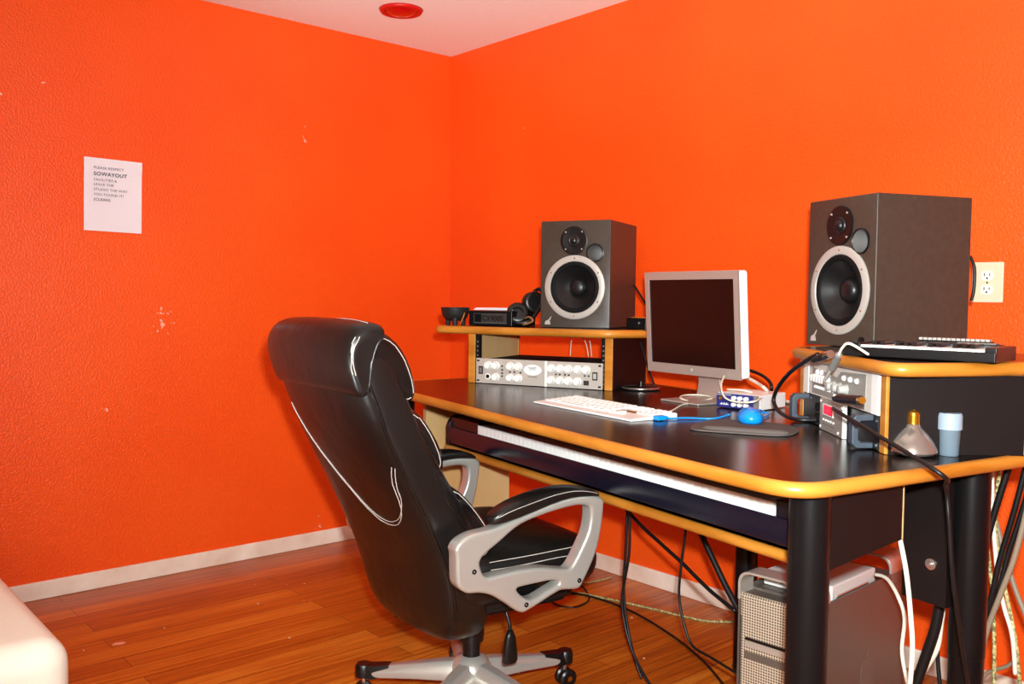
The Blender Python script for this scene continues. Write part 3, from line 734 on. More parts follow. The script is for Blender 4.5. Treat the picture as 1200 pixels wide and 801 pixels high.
cable('tan and black headphone lead bunched in front of the left speaker', [W(-.845, .50, SZ + .012), W(-.80, .485, SZ + .03), W(-.77, .487, SZ + .036), W(-.755, .49, SZ + .022), W(-.79, .47, SZ + .010), W(-.84, .455, SZ + .028), W(-.835, .44, SZ + .008)], .0035, M['strap'], 'headphone_cable')
q = (-.55, .735)
t = thing('small_black_box', 'small black box on the left rack shelf right of the speaker', 'box', W(-.505, .715, SZ + .001), DA + R(0))
obj('case', B(0, .10, 0, .10, .0, .040), M['blackp'], t, bevel=.003)
obj('front_panel', B(.002, .098, -.002, .002, .003, .037), M['blackm'], t)
obj('yellow_stripe', B(.02, .101, .0, .05, .0395, .0415), M['oak'], t)
lathe_b = lathe(NB(), [(.004, 0), (.004, .003), (0, .003)], 12, (.07, -.002, .022), (0, -1, 0)); obj('button', lathe_b, M['grey'], t)

# ------------------------------------------------------------------ digital piano
t = thing('digital_piano', 'long midnight-blue digital piano with 88 keys on the tray under the desk', 'piano', W(0, .168, .645), DA)
pz0, pzf, pzt = .018, .0735, .1075       # relative heights
PX0, PX1, PD = -.785, .742, .27
K0, K1 = -.577, .664
obj('front_rail', prismM(NB(), [(0, pz0), (.03, pz0 - .004), (.03, pzf), (0, pzf), (-.003, (pz0+pzf)/2)], PX0 + .02, PX1 - .018, ((0, 1, 0), (0, 0, 1), (1, 0, 0), (0, 0, 0))), M['pianob'], t, bevel=.002)
obj('base_plate', B(PX0 + .02, PX1 - .018, .03, PD, pz0 - .006, .058), M['pianot'], t)
obj('top_panel', B(PX0 + .02, PX1 - .018, .17, PD, .058, pzt + .012), M['pianot'], t, bevel=.004)
for xa, xb in ((PX0, PX0 + .022), (PX1 - .022, PX1)):
    obj('end_cap', prismM(NB(), rpoly([(-.004, pz0 - .004), (PD, pz0 - .004), (PD, pzt + .010), (.02, pzt + .004), (-.004, pzf + .014)], [.006, .01, .01, .02, .015]), xa, xb, ((0, 1, 0), (0, 0, 1), (1, 0, 0), (0, 0, 0))), M['pianot'], t, bevel=.002)
obj('cheek_block', B(PX0 + .02, K0 - .0015, .006, .172, .058, pzt), M['pianot'], t, bevel=.003)
obj('cheek_block', B(K1 + .0015, PX1 - .018, .006, .172, .058, pzt), M['pianot'], t, bevel=.003)
obj('pitch_stick', lathe(NB(), [(.016, 0), (.016, .004), (.006, .006), (.006, .018), (.009, .022), (0, .026)], 20, (K0 - .06, .09, pzt)), M['blackp'], t, smooth='auto')
obj('felt_strip', B(K0, K1, .165, .171, .058, pzt), mat('red_felt', '#3a0c10', .9), t)
wk = (K1 - K0)/52; pr = None
for i in range(52):
    if pr is None: pr = obj('white_key', B(.0002, wk - .0002, .003, .164, .0585, pzt - .006), M['keyw'], t, bevel=.0007); pr.location = (K0, 0, 0)
    else: dup(pr, t, (K0 + wk*i, 0, 0))
pb = None
for i in range(51):
    if 'ABCDEFG'[i % 7] in 'ACDFG':
        if pb is None:
            zt = pzt - .006
            pb = obj('black_key', loft(NB(), [[(-.0055, .055, zt), (.0055, .055, zt), (.0055, .164, zt), (-.0055, .164, zt)], [(-.0042, .063, zt + .0115), (.0042, .063, zt + .0115), (.0045, .164, zt + .0115), (-.0045, .164, zt + .0115)]]), M['keyb'], t, bevel=.001)
            pb.location = (K0 + wk*(i+1), 0, 0)
        else: dup(pb, t, (K0 + wk*(i+1), 0, 0))
for x in (-.62, -.05, .60):
    obj('foot', cone(NB(), (x, .15, 0), (x, .15, pz0 - .004), .016, .02, 16), M['rubber'], t)

# ------------------------------------------------------------------ computer tower and white box
t = thing('computer_tower', 'silver perforated aluminium computer tower with carry handles on the floor under the desk', 'computer', W(.401, .344, 0), DA + R(12.2))
TW, TD, TH = .206, .475, .511
mesh = mat('perforated_mesh', '#b8a68f', .45, .35)
vo = nd(mesh, 'ShaderNodeTexVoronoi'); vo.inputs['Scale'].default_value = 150; vo.inputs['Randomness'].default_value = 0
tc_ = nd(mesh, 'ShaderNodeTexCoord'); rp_ = nd(mesh, 'ShaderNodeValToRGB'); mp_ = nd(mesh, 'ShaderNodeMapping'); mp_.inputs['Scale'].default_value = (1, 0, 1); lk(mesh, tc_.outputs['Object'], mp_.inputs['Vector']); lk(mesh, mp_.outputs['Vector'], vo.inputs['Vector'])
rp_.color_ramp.elements[0].position = .30; rp_.color_ramp.elements[0].color = lin('#5e4c3c'); rp_.color_ramp.elements[1].position = .42; rp_.color_ramp.elements[1].color = lin('#cbbba4')
lk(mesh, vo.outputs['Distance'], rp_.inputs['Fac']); lk(mesh, rp_.outputs['Color'], bsdf(mesh).inputs['Base Color'])
obj('case', B(.004, TW - .004, .012, TD - .012, .04, .452), M['alu2'], t)
obj('side_cover', B(TW - .005, TW, .004, TD - .004, .035, .468), M['alu2'], t)
obj('side_cover', B(0, .005, .004, TD - .004, .035, .468), M['alu2'], t)
obj('top_plate', B(.004, TW - .004, .06, TD - .06, .450, .458), M['alu2'], t)
def handle(y0, y1, zs):
    o_ = rpoly([(0, .440), (0, .511), (TW, .511), (TW, .440)], [0, .045, .045, 0], 10)
    i_ = rpoly([(.006, .440), (.006, .505), (TW - .006, .505), (TW - .006, .440)], [0, .040, .040, 0], 10)
    poly = o_ + i_[::-1]
    if zs < 0: poly = [(x, .490 - z) for x, z in poly]
    bm = NB(); n = len(o_)
    e = [Vector((p[0], 0, p[1])) for p in poly]
    a_ = [bm.verts.new((p[0], y0, p[1])) for p in poly]; b_ = [bm.verts.new((p[0], y1, p[1])) for p in poly]; m_ = len(poly)
    for i in range(n - 1):
        j1, j2 = m_ - 1 - i, m_ - 2 - i
        bm.faces.new([a_[i], a_[i+1], a_[j2], a_[j1]]); bm.faces.new([b_[i], b_[i+1], b_[j2], b_[j1]])
    for i in range(m_): bm.faces.new([a_[i], a_[(i+1) % m_], b_[(i+1) % m_], b_[i]])
    obj('handle', bm, M['alu'], t, bevel=.001)
handle(.0, .06, 1); handle(TD - .095, TD, 1); handle(.0, .06, -1); handle(TD - .095, TD, -1)
fp = obj('front_grille', B(.010, TW - .010, .003, .013, .042, .452), mesh, t, bevel=.002)
obj('drive_bay', B(.022, TW - .022, .0015, .006, .345, .352), M['blackp'], fp)
obj('drive_door', B(.022, TW - .022, .001, .005, .330, .344), M['alu'], fp)
obj('bay_cover', B(.020, TW - .020, .0015, .005, .300, .318), M['alu2'], fp)
obj('front_sheet', B(.006, TW - .006, .006, .010, .40, .456), mesh, t)
# bitten-fruit style maker's mark is a plain dark disc pair on the side cover
bm = NB(); prismM(bm, sup(.036, .04, .9, 28), 0, .0006, ((0, 1, 0), (0, 0, 1), (1, 0, 0), (TW, TD/2 + .02, .245)))
prismM(bm, [(-.004, .046), (.006, .050), (.016, .066), (.004, .060)], 0, .0006, ((0, 1, 0), (0, 0, 1), (1, 0, 0), (TW, TD/2 + .02, .245)))
obj('side_emblem', bm, mat('dull_aluminium', '#70655c', .5, .4), t)
t = thing('white_power_box', 'flat white electronics box lying on top of the silver computer tower', 'box', W(.401 + .977*.012 - .212*.095, .344 + .212*.012 + .977*.095, .4585), DA + R(12.2))
obj('housing', B(0, .18, 0, .225, 0, .036), mat('off_white_plastic', '#cfc9c2', .4), t, bevel=.004)
obj('jack_socket', lathe(NB(), [(.007, 0), (.007, .002), (.004, .002), (.004, 0)], 18, (.05, 0, .018), (0, -1, 0)), M['grey'], t)
obj('clear_clip', B(.177, .184, .02, .18, .004, .011), M['steel'], t, bevel=.002)

# ------------------------------------------------------------------ office chair
CC = Vector((1.755, -1.24, 0)); CA = R(82)
ch = thing('office_chair', 'high-backed black leather office chair with silver armrests pulled up to the desk', 'office chair', CC, CA)
# chair frame: x forward, y left, z up ; s (right) = -y
def ringz(z, tr, tf, w, p=.62, n=32, bulge=0, lean=0):
    a, b = (tf - tr)/2, w; m = (tf + tr)/2; out = []
    for x, y in sup(a, b, p, n):
        xx = m + x - (bulge*(1 - (y/b)**2) if x < 0 else 0)
        out.append((xx, y, z + lean*(x)))
    return out
# rear shell of the backrest
sh = [(.262, -.13, -.08, .13), (.28, -.175, -.06, .18), (.33, -.200, -.05, .222), (.42, -.215, -.085, .238), (.50, -.24, -.115, .245), (.60, -.283, -.155, .25), (.70, -.335, -.205, .252), (.80, -.385, -.255, .252), (.90, -.428, -.30, .25), (.98, -.456, -.335, .246), (1.03, -.470, -.36, .238), (1.065, -.47, -.385, .21), (1.08, -.46, -.40, .16)]
def skew(r): return [(x - .07*max(0, y + .24), y, z) for x, y, z in r]
bs = obj('backrest', loft(NB(), [skew(ringz(z, tr, tf, w, .36, 40, .022)) for z, tr, tf, w in sh]), M['leather'], ch, smooth=True, subsurf=1)
# side-bolstered cushion in front of the shell
cu_ = [(.36, -.12, -.04, .205), (.40, -.15, -.030, .228), (.48, -.19, -.045, .240), (.57, -.235, -.095, .246), (.66, -.275, -.160, .248), (.75, -.32, -.215, .247), (.84, -.365, -.265, .245), (.92, -.40, -.310, .242), (.985, -.425, -.315, .236), (1.02, -.43, -.345, .218), (1.035, -.42, -.365, .17)]
obj('back_cushion', loft(NB(), [ringz(z, tr, tf, w, .55, 36) for z, tr, tf, w in cu_]), M['leather2'], ch, smooth=True, subsurf=1)
def pad(name, lst, m=M['leather2']): return obj(name, loft(NB(), [ringz(z, tr, tf, w, .55, 32) for z, tr, tf, w in lst]), m, ch, smooth=True, subsurf=1)
pad('lumbar_cushion', [(.703, -.26, -.235, .17), (.709, -.27, -.205, .205), (.735, -.285, -.186, .224), (.78, -.30, -.197, .230), (.83, -.32, -.226, .230), (.87, -.34, -.254, .225), (.893, -.345, -.285, .207), (.90, -.34, -.31, .17)])
pad('lower_back_cushion', [(.50, -.16, -.045, .19), (.52, -.16, -.02, .21), (.56, -.18, -.040, .222), (.61, -.215, -.085, .228), (.66, -.24, -.130, .228), (.685, -.255, -.160, .22), (.699, -.265, -.2, .18)])
# headrest pillow folded over the top
pil = [(-.475, 1.05), (-.452, 1.076), (-.40, 1.084), (-.36, 1.073), (-.325, 1.038), (-.298, .985), (-.286, .93), (-.292, .905), (-.315, .900), (-.345, .922), (-.372, .962), (-.405, .986), (-.45, 1.0)]
cx_, cz_ = -.385, 1.0
def shrink(s): return [(cx_ + (x - cx_)*s, cz_ + (z - cz_)*s) for x, z in pil]
rg = []
for y, s in ((-.238, .55), (-.236, .8), (-.226, .95), (-.205, 1), (-.1, 1.02), (0, 1.03), (.1, 1.02), (.205, 1), (.226, .95), (.236, .8), (.238, .55)):
    rg.append([(x, y, z) for x, z in shrink(s)])
hp = obj('headrest_pillow', loft(NB(), rg), M['leather2'], ch, smooth=True, subsurf=1)
# rear cover draped over the head end, with its stitched rim
cap_p = [(-.430, 1.102), (-.468, 1.100), (-.498, 1.083), (-.515, 1.045), (-.508, 1.0), (-.495, .96), (-.483, .930), (-.465, .925), (-.462, .98), (-.456, 1.02), (-.445, 1.06), (-.432, 1.082), (-.414, 1.094)]
rg = []
for y, dx, dz, s in ((-.248, .046, -.02, .6), (-.252, .040, -.012, .88), (-.243, .036, -.004, .98), (-.20, .027, 0, 1), (-.1, .011, .003, 1), (0, 0, .004, 1), (.1, -.004, .003, 1), (.19, -.001, 0, 1), (.238, .005, -.004, .98), (.246, .011, -.012, .88), (.242, .018, -.02, .6)):
    rg.append([(-.465 + (x + .465)*s + dx, y, 1.02 + (z - 1.02)*s + dz) for x, z in cap_p])
hc = obj('head_cover', loft(NB(), rg), M['leather'], ch, smooth=True, subsurf=1)
# stitching lines
from mathutils.bvhtree import BVHTree
bvhs = {}
def stitch(pts, parent, r=.0011, on=None):
    on = on or parent
    if on.name not in bvhs:
        bpy.context.view_layer.update()
        bvhs[on.name] = BVHTree.FromObject(on, bpy.context.evaluated_depsgraph_get())
    out = []
    for p in spline(pts, 8):
        h = bvhs[on.name].find_nearest(p); q = h[0] + h[1]*.0006
        if not out or (q - out[-1]).length > .002: out.append(q)
    obj('stitching', sweep(NB(), out, r, 6), M['stitch'], parent)
stitch([(-.42, .23 - .46*k/10, 1.11) for k in range(11)], hc)
for off in (0, .014): stitch([(-.452 - off, -.27, 1.072), (-.462 - off, -.27, 1.045), (-.466 - off, -.27, 1.01), (-.470 - off, -.27, .975)], hc)
stitch([(-.46, -.25, 1.0), (-.42, -.25, .987), (-.385, -.25, .966), (-.36, -.25, .935), (-.33, -.25, .908), (-.30, -.25, .905)], hp)
stitch([(-.44, -.245, 1.076), (-.37, -.245, 1.060), (-.335, -.245, 1.025), (-.306, -.245, .975), (-.294, -.245, .925)], hp)
for off in (0, .011):
    stitch([(-.37 - off, -.25 + .6*off, .745), (-.375 - off, -.235 + off, .69), (-.37, -.225 + off, .635 - off), (-.35, -.17, .59 - off), (-.35, -.10, .578 - off), (-.37, -.03, .60 - off), (-.41, .06, .68 - off), (-.45, .14, .77 - off), (-.48, .20, .86 - off)], bs)
lu = [o for o in ch.children if o.name.startswith('lumbar')][0]; lo = [o for o in ch.children if o.name.startswith('lower_back')][0]
stitch([(-.225, -.235, .722), (-.22, -.235, .76), (-.235, -.235, .80), (-.26, -.235, .85), (-.29, -.235, .89)], lu)
stitch([(-.06, -.225, .53), (-.085, -.225, .58), (-.13, -.225, .64), (-.18, -.225, .69)], lo)
def piping(pts, parent, on, r=.0035):
    bpy.context.view_layer.update(); bv = BVHTree.FromObject(on, bpy.context.evaluated_depsgraph_get()); out = []
    for p in spline(pts, 8):
        h = bv.find_nearest(p); q = h[0]
        if not out or (q - out[-1]).length > .003: out.append(q)
    obj('piping', sweep(NB(), out, r, 8), M['leather2'], parent, smooth=True)
bc = [o for o in ch.children if o.name.startswith('back_cushion')][0]
for sg in (-1, 1):
    piping([(-.445, sg*.27, 1.0), (-.41, sg*.27, .90), (-.375, sg*.27, .80), (-.325, sg*.27, .70), (-.275, sg*.27, .60), (-.23, sg*.27, .50), (-.20, sg*.27, .42), (-.18, sg*.25, .34)], bs, bs, .0045)
    piping([(-.33, sg*.27, .90), (-.295, sg*.27, .82), (-.25, sg*.27, .72), (-.20, sg*.27, .64), (-.14, sg*.27, .56), (-.11, sg*.27, .50)], bc, bc)
# seat
st_ = [(.343, -.15, .19, .19), (.350, -.18, .24, .235), (.368, -.17, .23, .20), (.380, -.19, .262, .24), (.41, -.20, .288, .262), (.45, -.20, .292, .268), (.485, -.20, .278, .266), (.505, -.19, .25, .254), (.517, -.15, .19, .20), (.520, -.10, .12, .12)]
se = obj('seat', loft(NB(), [ringz(z, tr, tf, w, .38, 44) for z, tr, tf, w in st_]), M['leather'], ch, smooth=True, subsurf=1)
for s in (-1, 1):
    for zz in (.497, .478):
        stitch([(-.10, s*(.262 if zz < .49 else .256), zz), (0, s*(.265 if zz < .49 else .258), zz), (.1, s*(.264 if zz < .49 else .257), zz + .002), (.17, s*(.258 if zz < .49 else .25), zz), (.235, s*(.22 if zz < .49 else .215), zz - .004)], se)
obj('seat_pan', prism(NB(), rpoly([(-.13, -.20), (.20, -.20), (.20, .20), (-.13, .20)], .05), .336, .350), M['blackm'], ch, bevel=.006)
mc = obj('tilt_mechanism', B(-.11, .12, -.085, .085, .298, .338), M['blackm'], ch, bevel=.012)
lv = obj('height_lever', sweep(NB(), spline([(.02, -.08, .335), (.022, -.13, .325), (.028, -.152, .285), (.028, -.155, .262)], 6), .005, 8), M['blackp'], ch, smooth=True)
obj('lever_paddle', loft(NB(), [[(.028 + x, -.157 + y, z) for x, y in sup(a_, b_, .8, 16)] for z, a_, b_ in ((.268, .007, .006), (.25, .015, .010), (.21, .021, .011), (.185, .023, .010), (.178, .020, .007))]), M['blackp'], lv, smooth=True)
# gas lift and five-star base
obj('gas_lift', lathe(NB(), [(0, .09), (.024, .09), (.024, .195), (.034, .196), (.036, .215), (.036, .300), (0, .300)], 28), M['blackp'], ch, smooth='auto')
base = obj('base_hub', lathe(NB(), [(0, .075), (.055, .078), (.062, .10), (.055, .130), (.040, .150), (.027, .155), (.027, .150), (0, .150)], 32), M['silver'], ch, smooth='auto')
for k in range(5):
    aw = R(6 + 72*k) - CA; ca, sa = math.cos(aw), math.sin(aw)
    def P(d, l, z): return (d*ca - l*sa, d*sa + l*ca, z)
    rgs = []
    for d, hw, zt, zb in ((.03, .036, .142, .082), (.08, .036, .136, .086), (.15, .031, .125, .084), (.22, .027, .114, .080), (.285, .024, .104, .076)):
        rgs.append([P(d, -hw, zb), P(d, hw, zb), P(d, hw*.96, zb + (zt - zb)*.55), P(d, hw*.42, zt), P(d, -hw*.42, zt), P(d, -hw*.96, zb + (zt - zb)*.55)])
    lg = obj('base_leg', loft(NB(), rgs), M['silver'], ch, bevel=.004, segs=2)
    bm = NB()
    loft(bm, [[P(d, -hw, zb), P(d, hw, zb), P(d, hw*.7, zt), P(d, -hw*.7, zt)] for d, hw, zt, zb in ((.235, .021, .114, .088), (.28, .0262, .109, .074), (.318, .022, .108, .074))])
    lathe(bm, [(0, .074), (.024, .074), (.024, .104), (.020, .110), (0, .110)], 20, P(.312, 0, 0))
    obj('leg_cap', bm, M['blackp'], lg, smooth='auto')
    ax = Vector((-sa, ca, 0)); cst = obj('caster', cone(NB(), P(.312, 0, .045), P(.312, 0, .08), .0055, .0055, 10), M['steel'], lg)
    for s in (-1, 1):
        wc = Vector(P(.316, s*.0135, .0275))
        obj('caster_wheel', lathe(NB(), [(0, -.009), (.022, -.009), (.027, -.005), (.027, .005), (.022, .009), (.010, .009), (.009, .006), (0, .006)], 24, wc, ax*s), M['blackp'], lg, smooth='auto')
    obj('caster_axle', cone(NB(), Vector(P(.316, 0, .0275)) - ax*.024, Vector(P(.316, 0, .0275)) + ax*.024, .008, .008, 14), M['chrome'], lg)
# armrests : silver loops with padded tops
a_out = [(-0.24, 0.551), (-0.239, 0.505), (-0.234, 0.479), (-0.211, 0.459), (-0.175, 0.453), (-0.142, 0.442), (-0.103, 0.417), (-0.059, 0.385), (-0.03, 0.387), (0.044, 0.413), (0.07, 0.419), (0.118, 0.414), (0.138, 0.433), (0.176, 0.499), (0.194, 0.569), (0.200, 0.622), (0.195, 0.640), (0.165, 0.650), (0.1, 0.655), (0.027, 0.645), (-0.049, 0.625), (-0.105, 0.611), (-0.147, 0.602), (-0.194, 0.598), (-0.229, 0.585), (-0.243, 0.567)]
a_h1 = [(-0.169, 0.538), (-0.122, 0.568), (-0.061, 0.603), (0.015, 0.621), (0.101, 0.631), (0.143, 0.627), (0.157, 0.611), (0.151, 0.562), (0.126, 0.515), (0.096, 0.474), (0.07, 0.473), (0.004, 0.487), (-0.06, 0.491), (-0.122, 0.489), (-0.158, 0.49), (-0.173, 0.515)]
a_h2 = [(-0.069, 0.443), (-0.034, 0.449), (0.043, 0.449), (0.059, 0.438), (0.034, 0.428), (-0.027, 0.411)]
def s2(p): return [(q.x, q.y) for q in spline([(x, y, 0) for x, y in p], 4, True)]
for s in (-1, 1):
    yc = s*.314
    mx = Matrix.Translation((0, yc, 0)) @ Matrix(((1, 0, 0, 0), (0, 0, -1, 0), (0, 1, 0, 0), (0, 0, 0, 1)))
    ar = flat_shape('armrest', s2(a_out), [s2(a_h1)[::-1], s2(a_h2)[::-1]], .014, .008, M['silver'], ch, mx)
    # pad: rounded leather cushion following the top of the loop
    path = [(-.143, .612, .626, .016), (-.128, .609, .642, .026), (-.09, .614, .660, .031), (-.03, .626, .674, .033), (.03, .642, .682, .033), (.09, .652, .683, .032), (.14, .650, .675, .030), (.178, .645, .661, .024), (.192, .641, .650, .014)]
    rg = []
    for x, zb, zt, hw in path:
        rg.append([(x, yc + hw*c_, (zb + zt)/2 + (zt - zb)/2*s_) for c_, s_ in sup(1, 1, .6, 20)])
    pd = obj('arm_pad', loft(NB(), rg), M['leather'], ar, smooth=True, subsurf=1)
    stitch([(x, yc + s*hw*1.1, zb + (zt - zb)*.66) for x, zb, zt, hw in path[1:-1]], pd, .0008)
    bm = NB()
    for x, z in ((-.192, .508), (-.042, .402), (.121, .436)):
        lathe(bm, [(.0062, 0), (.0062, .0232), (.004, .0228), (0, .0215)], 16, (x, yc, z), (0, s, 0))
    obj('bolt_hole', bm, M['blackm'], ar)
    obj('arm_boss', lathe(NB(), [(0, 0), (.021, 0), (.021, .05), (.018, .055), (0, .055)], 24, (-.15, yc - s*.012, .553), (0, -s, 0)), M['silver'], ar, smooth='auto')
    obj('arm_bracket', B(-.05, .05, min(yc - s*.012, yc - s*.10), max(yc - s*.012, yc - s*.10), .385, .405), M['blackm'], ar)

# ------------------------------------------------------------------ white sofa corner, lower left
t = thing('white_sofa', 'white leatherette sofa end cut off by the lower left corner', 'sofa', (1.30, -2.93, 0), R(0))
def blob(name, x0, x1, y0, y1, z0, z1, r, m=M['sofa']):
    o = obj(name, B(x0, x1, y0, y1, z0, z1), m, t); md = o.modifiers.new('B', 'BEVEL'); md.width = r; md.segments = 8
    for p in o.data.polygons: p.use_smooth = True
    return o
blob('arm', -.9, .605, .32, .612, .07, .508, .055)
blob('seat_cushion', -.88, .55, -.42, .315, .28, .44, .05)
blob('sofa_base', -.88, .53, -.90, .31, .07, .275, .03)
blob('backrest', -.88, .53, -.95, -.43, .10, .80, .08)
for x, y in ((.45, .45), (.45, -.8), (-.8, .45), (-.8, -.8)): obj('sofa_foot', cone(NB(), (x, y, 0), (x, y, .07), .02, .025, 14), M['blackp'], t)

# ------------------------------------------------------------------ debris on the floor
t = tag(obj('paper_scrap', prism(NB(), [(-.018, -.008), (.006, -.012), (.022, -.004), (.016, .010), (-.010, .009)], 0, .0012), M['scrap'], loc=(.643, -1.85, .0005), rot=(0, 0, R(70))), 'small pink paper scrap lying on the floor boards', 'paper scrap')
bm = NB()
for i in range(34):
    x, y = random.uniform(.3, 2.6), random.uniform(-2.2, -.1); s = random.uniform(.002, .005)
    prism(bm, [(x - s, y - s*.6), (x + s*.8, y - s), (x + s, y + s*.7), (x - s*.5, y + s)], .0003, .0012)
o = obj('floor_crumbs', bm, mat('pale_crumbs', '#f0d2b0', .8)); o['kind'] = 'stuff'; tag(o, 'pale crumbs and paint flecks scattered over the wooden floor', 'crumbs')

cable('black lead hanging straight down from the tray, left of a crossing pair', [(1.869, -0.721, 0.607), (1.868, -0.721, 0.485), (1.863, -0.72, 0.366), (1.857, -0.719, 0.257), (1.876, -0.722, 0.156), (1.911, -0.728, 0.066), (1.949, -0.734, 0.008)], 0.0042, M['rubber'])
cable('black lead crossing the straight hanging one under the tray', [(1.889, -0.739, 0.612), (1.896, -0.741, 0.493), (1.895, -0.74, 0.377), (1.866, -0.735, 0.236), (1.884, -0.739, 0.149), (1.931, -0.746, 0.072), (2.011, -0.76, 0.007)], 0.0042, M['rubber'])
cable('black lead running diagonally from the tray down to the computer tower', [(1.749, -0.67, 0.54), (1.89, -0.694, 0.469), (1.997, -0.712, 0.428), (2.09, -0.728, 0.394), (2.195, -0.745, 0.349), (2.299, -0.763, 0.318)], 0.0055, M['rubber'])
cable('thin wavy black lead hanging from the tray and trailing low towards the tower', [(2.12, -0.748, 0.577), (2.112, -0.747, 0.482), (2.097, -0.744, 0.386), (2.092, -0.743, 0.297), (2.119, -0.748, 0.218), (2.152, -0.753, 0.175), (2.23, -0.767, 0.168), (2.322, -0.782, 0.159)], 0.0038, M['rubber'])
cable('thick black lead dropping steeply behind the computer tower', [(2.05, -0.65, 0.55), (2.11, -0.66, 0.461), (2.16, -0.669, 0.399), (2.202, -0.676, 0.348), (2.256, -0.685, 0.291)], 0.009, M['rubber'])
cable('thin black lead seen through the near armrest', [(1.671, -0.687, 0.492), (1.654, -0.684, 0.427), (1.628, -0.68, 0.335), (1.61, -0.677, 0.258)], 0.003, M['rubber'])
cable('yellow-green braided lead lying across the floor behind the chair', [(1.202, -0.339, 0.0052), (1.267, -0.309, 0.0052), (1.406, -0.265, 0.0052), (1.545, -0.229, 0.0052), (1.715, -0.192, 0.0052), (1.785, -0.161, 0.0052), (1.838, -0.097, 0.0052)], 0.0042, M['caby'])
cable('long black lead lying on the floor from the chair towards the lower edge', [(1.144, -0.377, 0.0052), (1.309, -0.305, 0.0052), (1.529, -0.306, 0.0052), (1.791, -0.384, 0.0052), (1.986, -0.477, 0.0052), (2.144, -0.582, 0.0052)], 0.0042, M['rubber'])
cable('black lead making a loop on the floor beside the seat', [(1.218, -0.447, 0.005), (1.312, -0.469, 0.005), (1.366, -0.432, 0.005), (1.343, -0.341, 0.005), (1.26, -0.269, 0.005), (1.185, -0.227, 0.005)], 0.0035, M['rubber'])
cable('thin pale lead with gold plug lying against the baseboard', [(1.174, -0.274, 0.005), (1.191, -0.184, 0.005), (1.201, -0.119, 0.005), (1.203, -0.064, 0.005)], 0.003, M['caby'])
cable('pair-like black lead hanging at the far right, in front of the red wall', [(2.971, -0.664, 0.804), (2.948, -0.66, 0.695), (2.921, -0.655, 0.583), (2.902, -0.652, 0.48), (2.867, -0.646, 0.349), (2.841, -0.642, 0.248)], 0.0065, M['rubber'])
cable('second black lead at the far right, hanging beside the tan one', [(2.992, -0.688, 0.782), (2.967, -0.683, 0.683), (2.944, -0.679, 0.593), (2.922, -0.676, 0.48), (2.889, -0.67, 0.352), (2.868, -0.667, 0.265)], 0.006, M['rubber'])
cable('tan-grey lead hanging at the far right and bending inwards near the floor', [(2.999, -0.699, 0.784), (2.982, -0.696, 0.688), (2.963, -0.693, 0.599), (2.941, -0.689, 0.527), (2.912, -0.684, 0.431), (2.899, -0.682, 0.358), (2.896, -0.682, 0.279)], 0.0062, M['cabg'])
cable('tan lead hanging from the desk end and leaning outwards to the right', [(2.857, -0.563, 0.769), (2.867, -0.565, 0.686), (2.894, -0.57, 0.591), (2.927, -0.575, 0.5), (2.961, -0.581, 0.43)], 0.006, M['cabg'])
cable('yellow-green braided lead hanging nearly straight at the right', [(2.878, -0.587, 0.775), (2.862, -0.584, 0.667), (2.867, -0.585, 0.588), (2.882, -0.588, 0.491), (2.89, -0.589, 0.392), (2.895, -0.59, 0.252)], 0.0045, M['caby'])
cable('yellow-green braided lead curving outwards at the lower right', [(2.898, -0.611, 0.781), (2.89, -0.609, 0.676), (2.901, -0.611, 0.58), (2.924, -0.615, 0.487), (2.947, -0.619, 0.396), (2.962, -0.622, 0.284)], 0.0045, M['caby'])
cable('white lead among the dark ones at the far right', [(2.888, -0.629, 0.774), (2.892, -0.63, 0.68), (2.901, -0.632, 0.603), (2.911, -0.633, 0.527), (2.927, -0.636, 0.469), (2.947, -0.639, 0.411), (2.957, -0.641, 0.327)], 0.005, M['cabw'])
cable('thick black lead leaning against the rear right desk leg', [(2.948, -0.7, 0.799), (2.929, -0.697, 0.726), (2.912, -0.694, 0.655), (2.9, -0.692, 0.575), (2.893, -0.691, 0.495)], 0.0075, M['rubber'])
cable('grey-brown lead arching just above the floor at the lower right', [(2.844, -0.541, 0.231), (2.857, -0.543, 0.267), (2.877, -0.546, 0.285), (2.907, -0.551, 0.306), (2.93, -0.555, 0.331)], 0.005, M['cabg'])
cable('thick black power lead dropping behind the modesty panel beside the rear leg', [(2.85, -0.785, 0.505), (2.839, -0.783, 0.434), (2.821, -0.78, 0.369), (2.794, -0.776, 0.278)], 0.012, M['rubber'])
cable('white lead dropping behind the modesty panel beside the rear leg', [(2.849, -0.765, 0.5), (2.843, -0.764, 0.44), (2.835, -0.762, 0.379), (2.808, -0.758, 0.32), (2.789, -0.755, 0.27)], 0.006, M['cabw'])
cable('thin dark lead dropping behind the modesty panel beside the rear leg', [(2.826, -0.741, 0.489), (2.824, -0.74, 0.409), (2.829, -0.741, 0.342), (2.837, -0.743, 0.284)], 0.005, M['rubber'])
cable('cream lead curving from the white box over the tower side to the floor', [(2.673, -0.735, 0.504), (2.716, -0.763, 0.509), (2.762, -0.801, 0.485), (2.779, -0.804, 0.441), (2.775, -0.803, 0.361), (2.797, -0.807, 0.28)], 0.0045, M['cabw'])
cable('cream lead hanging straight from the edge of the black side panel', [(2.901, -1.098, 0.706), (2.918, -1.101, 0.64), (2.93, -1.103, 0.56), (2.936, -1.104, 0.496), (2.933, -1.104, 0.411)], 0.0048, M['cabw'])
cable('short black lead end behind the right rack at the right edge', [(2.949, -0.701, 0.991), (2.967, -0.704, 0.989), (2.995, -0.708, 0.988)], 0.009, M['rubber'])
cable('dark looped lead behind the right rack at the right edge', [(2.941, -0.679, 0.971), (2.96, -0.682, 0.967), (2.972, -0.684, 0.936), (2.963, -0.683, 0.889), (2.95, -0.68, 0.849)], 0.007, M['rubber'])
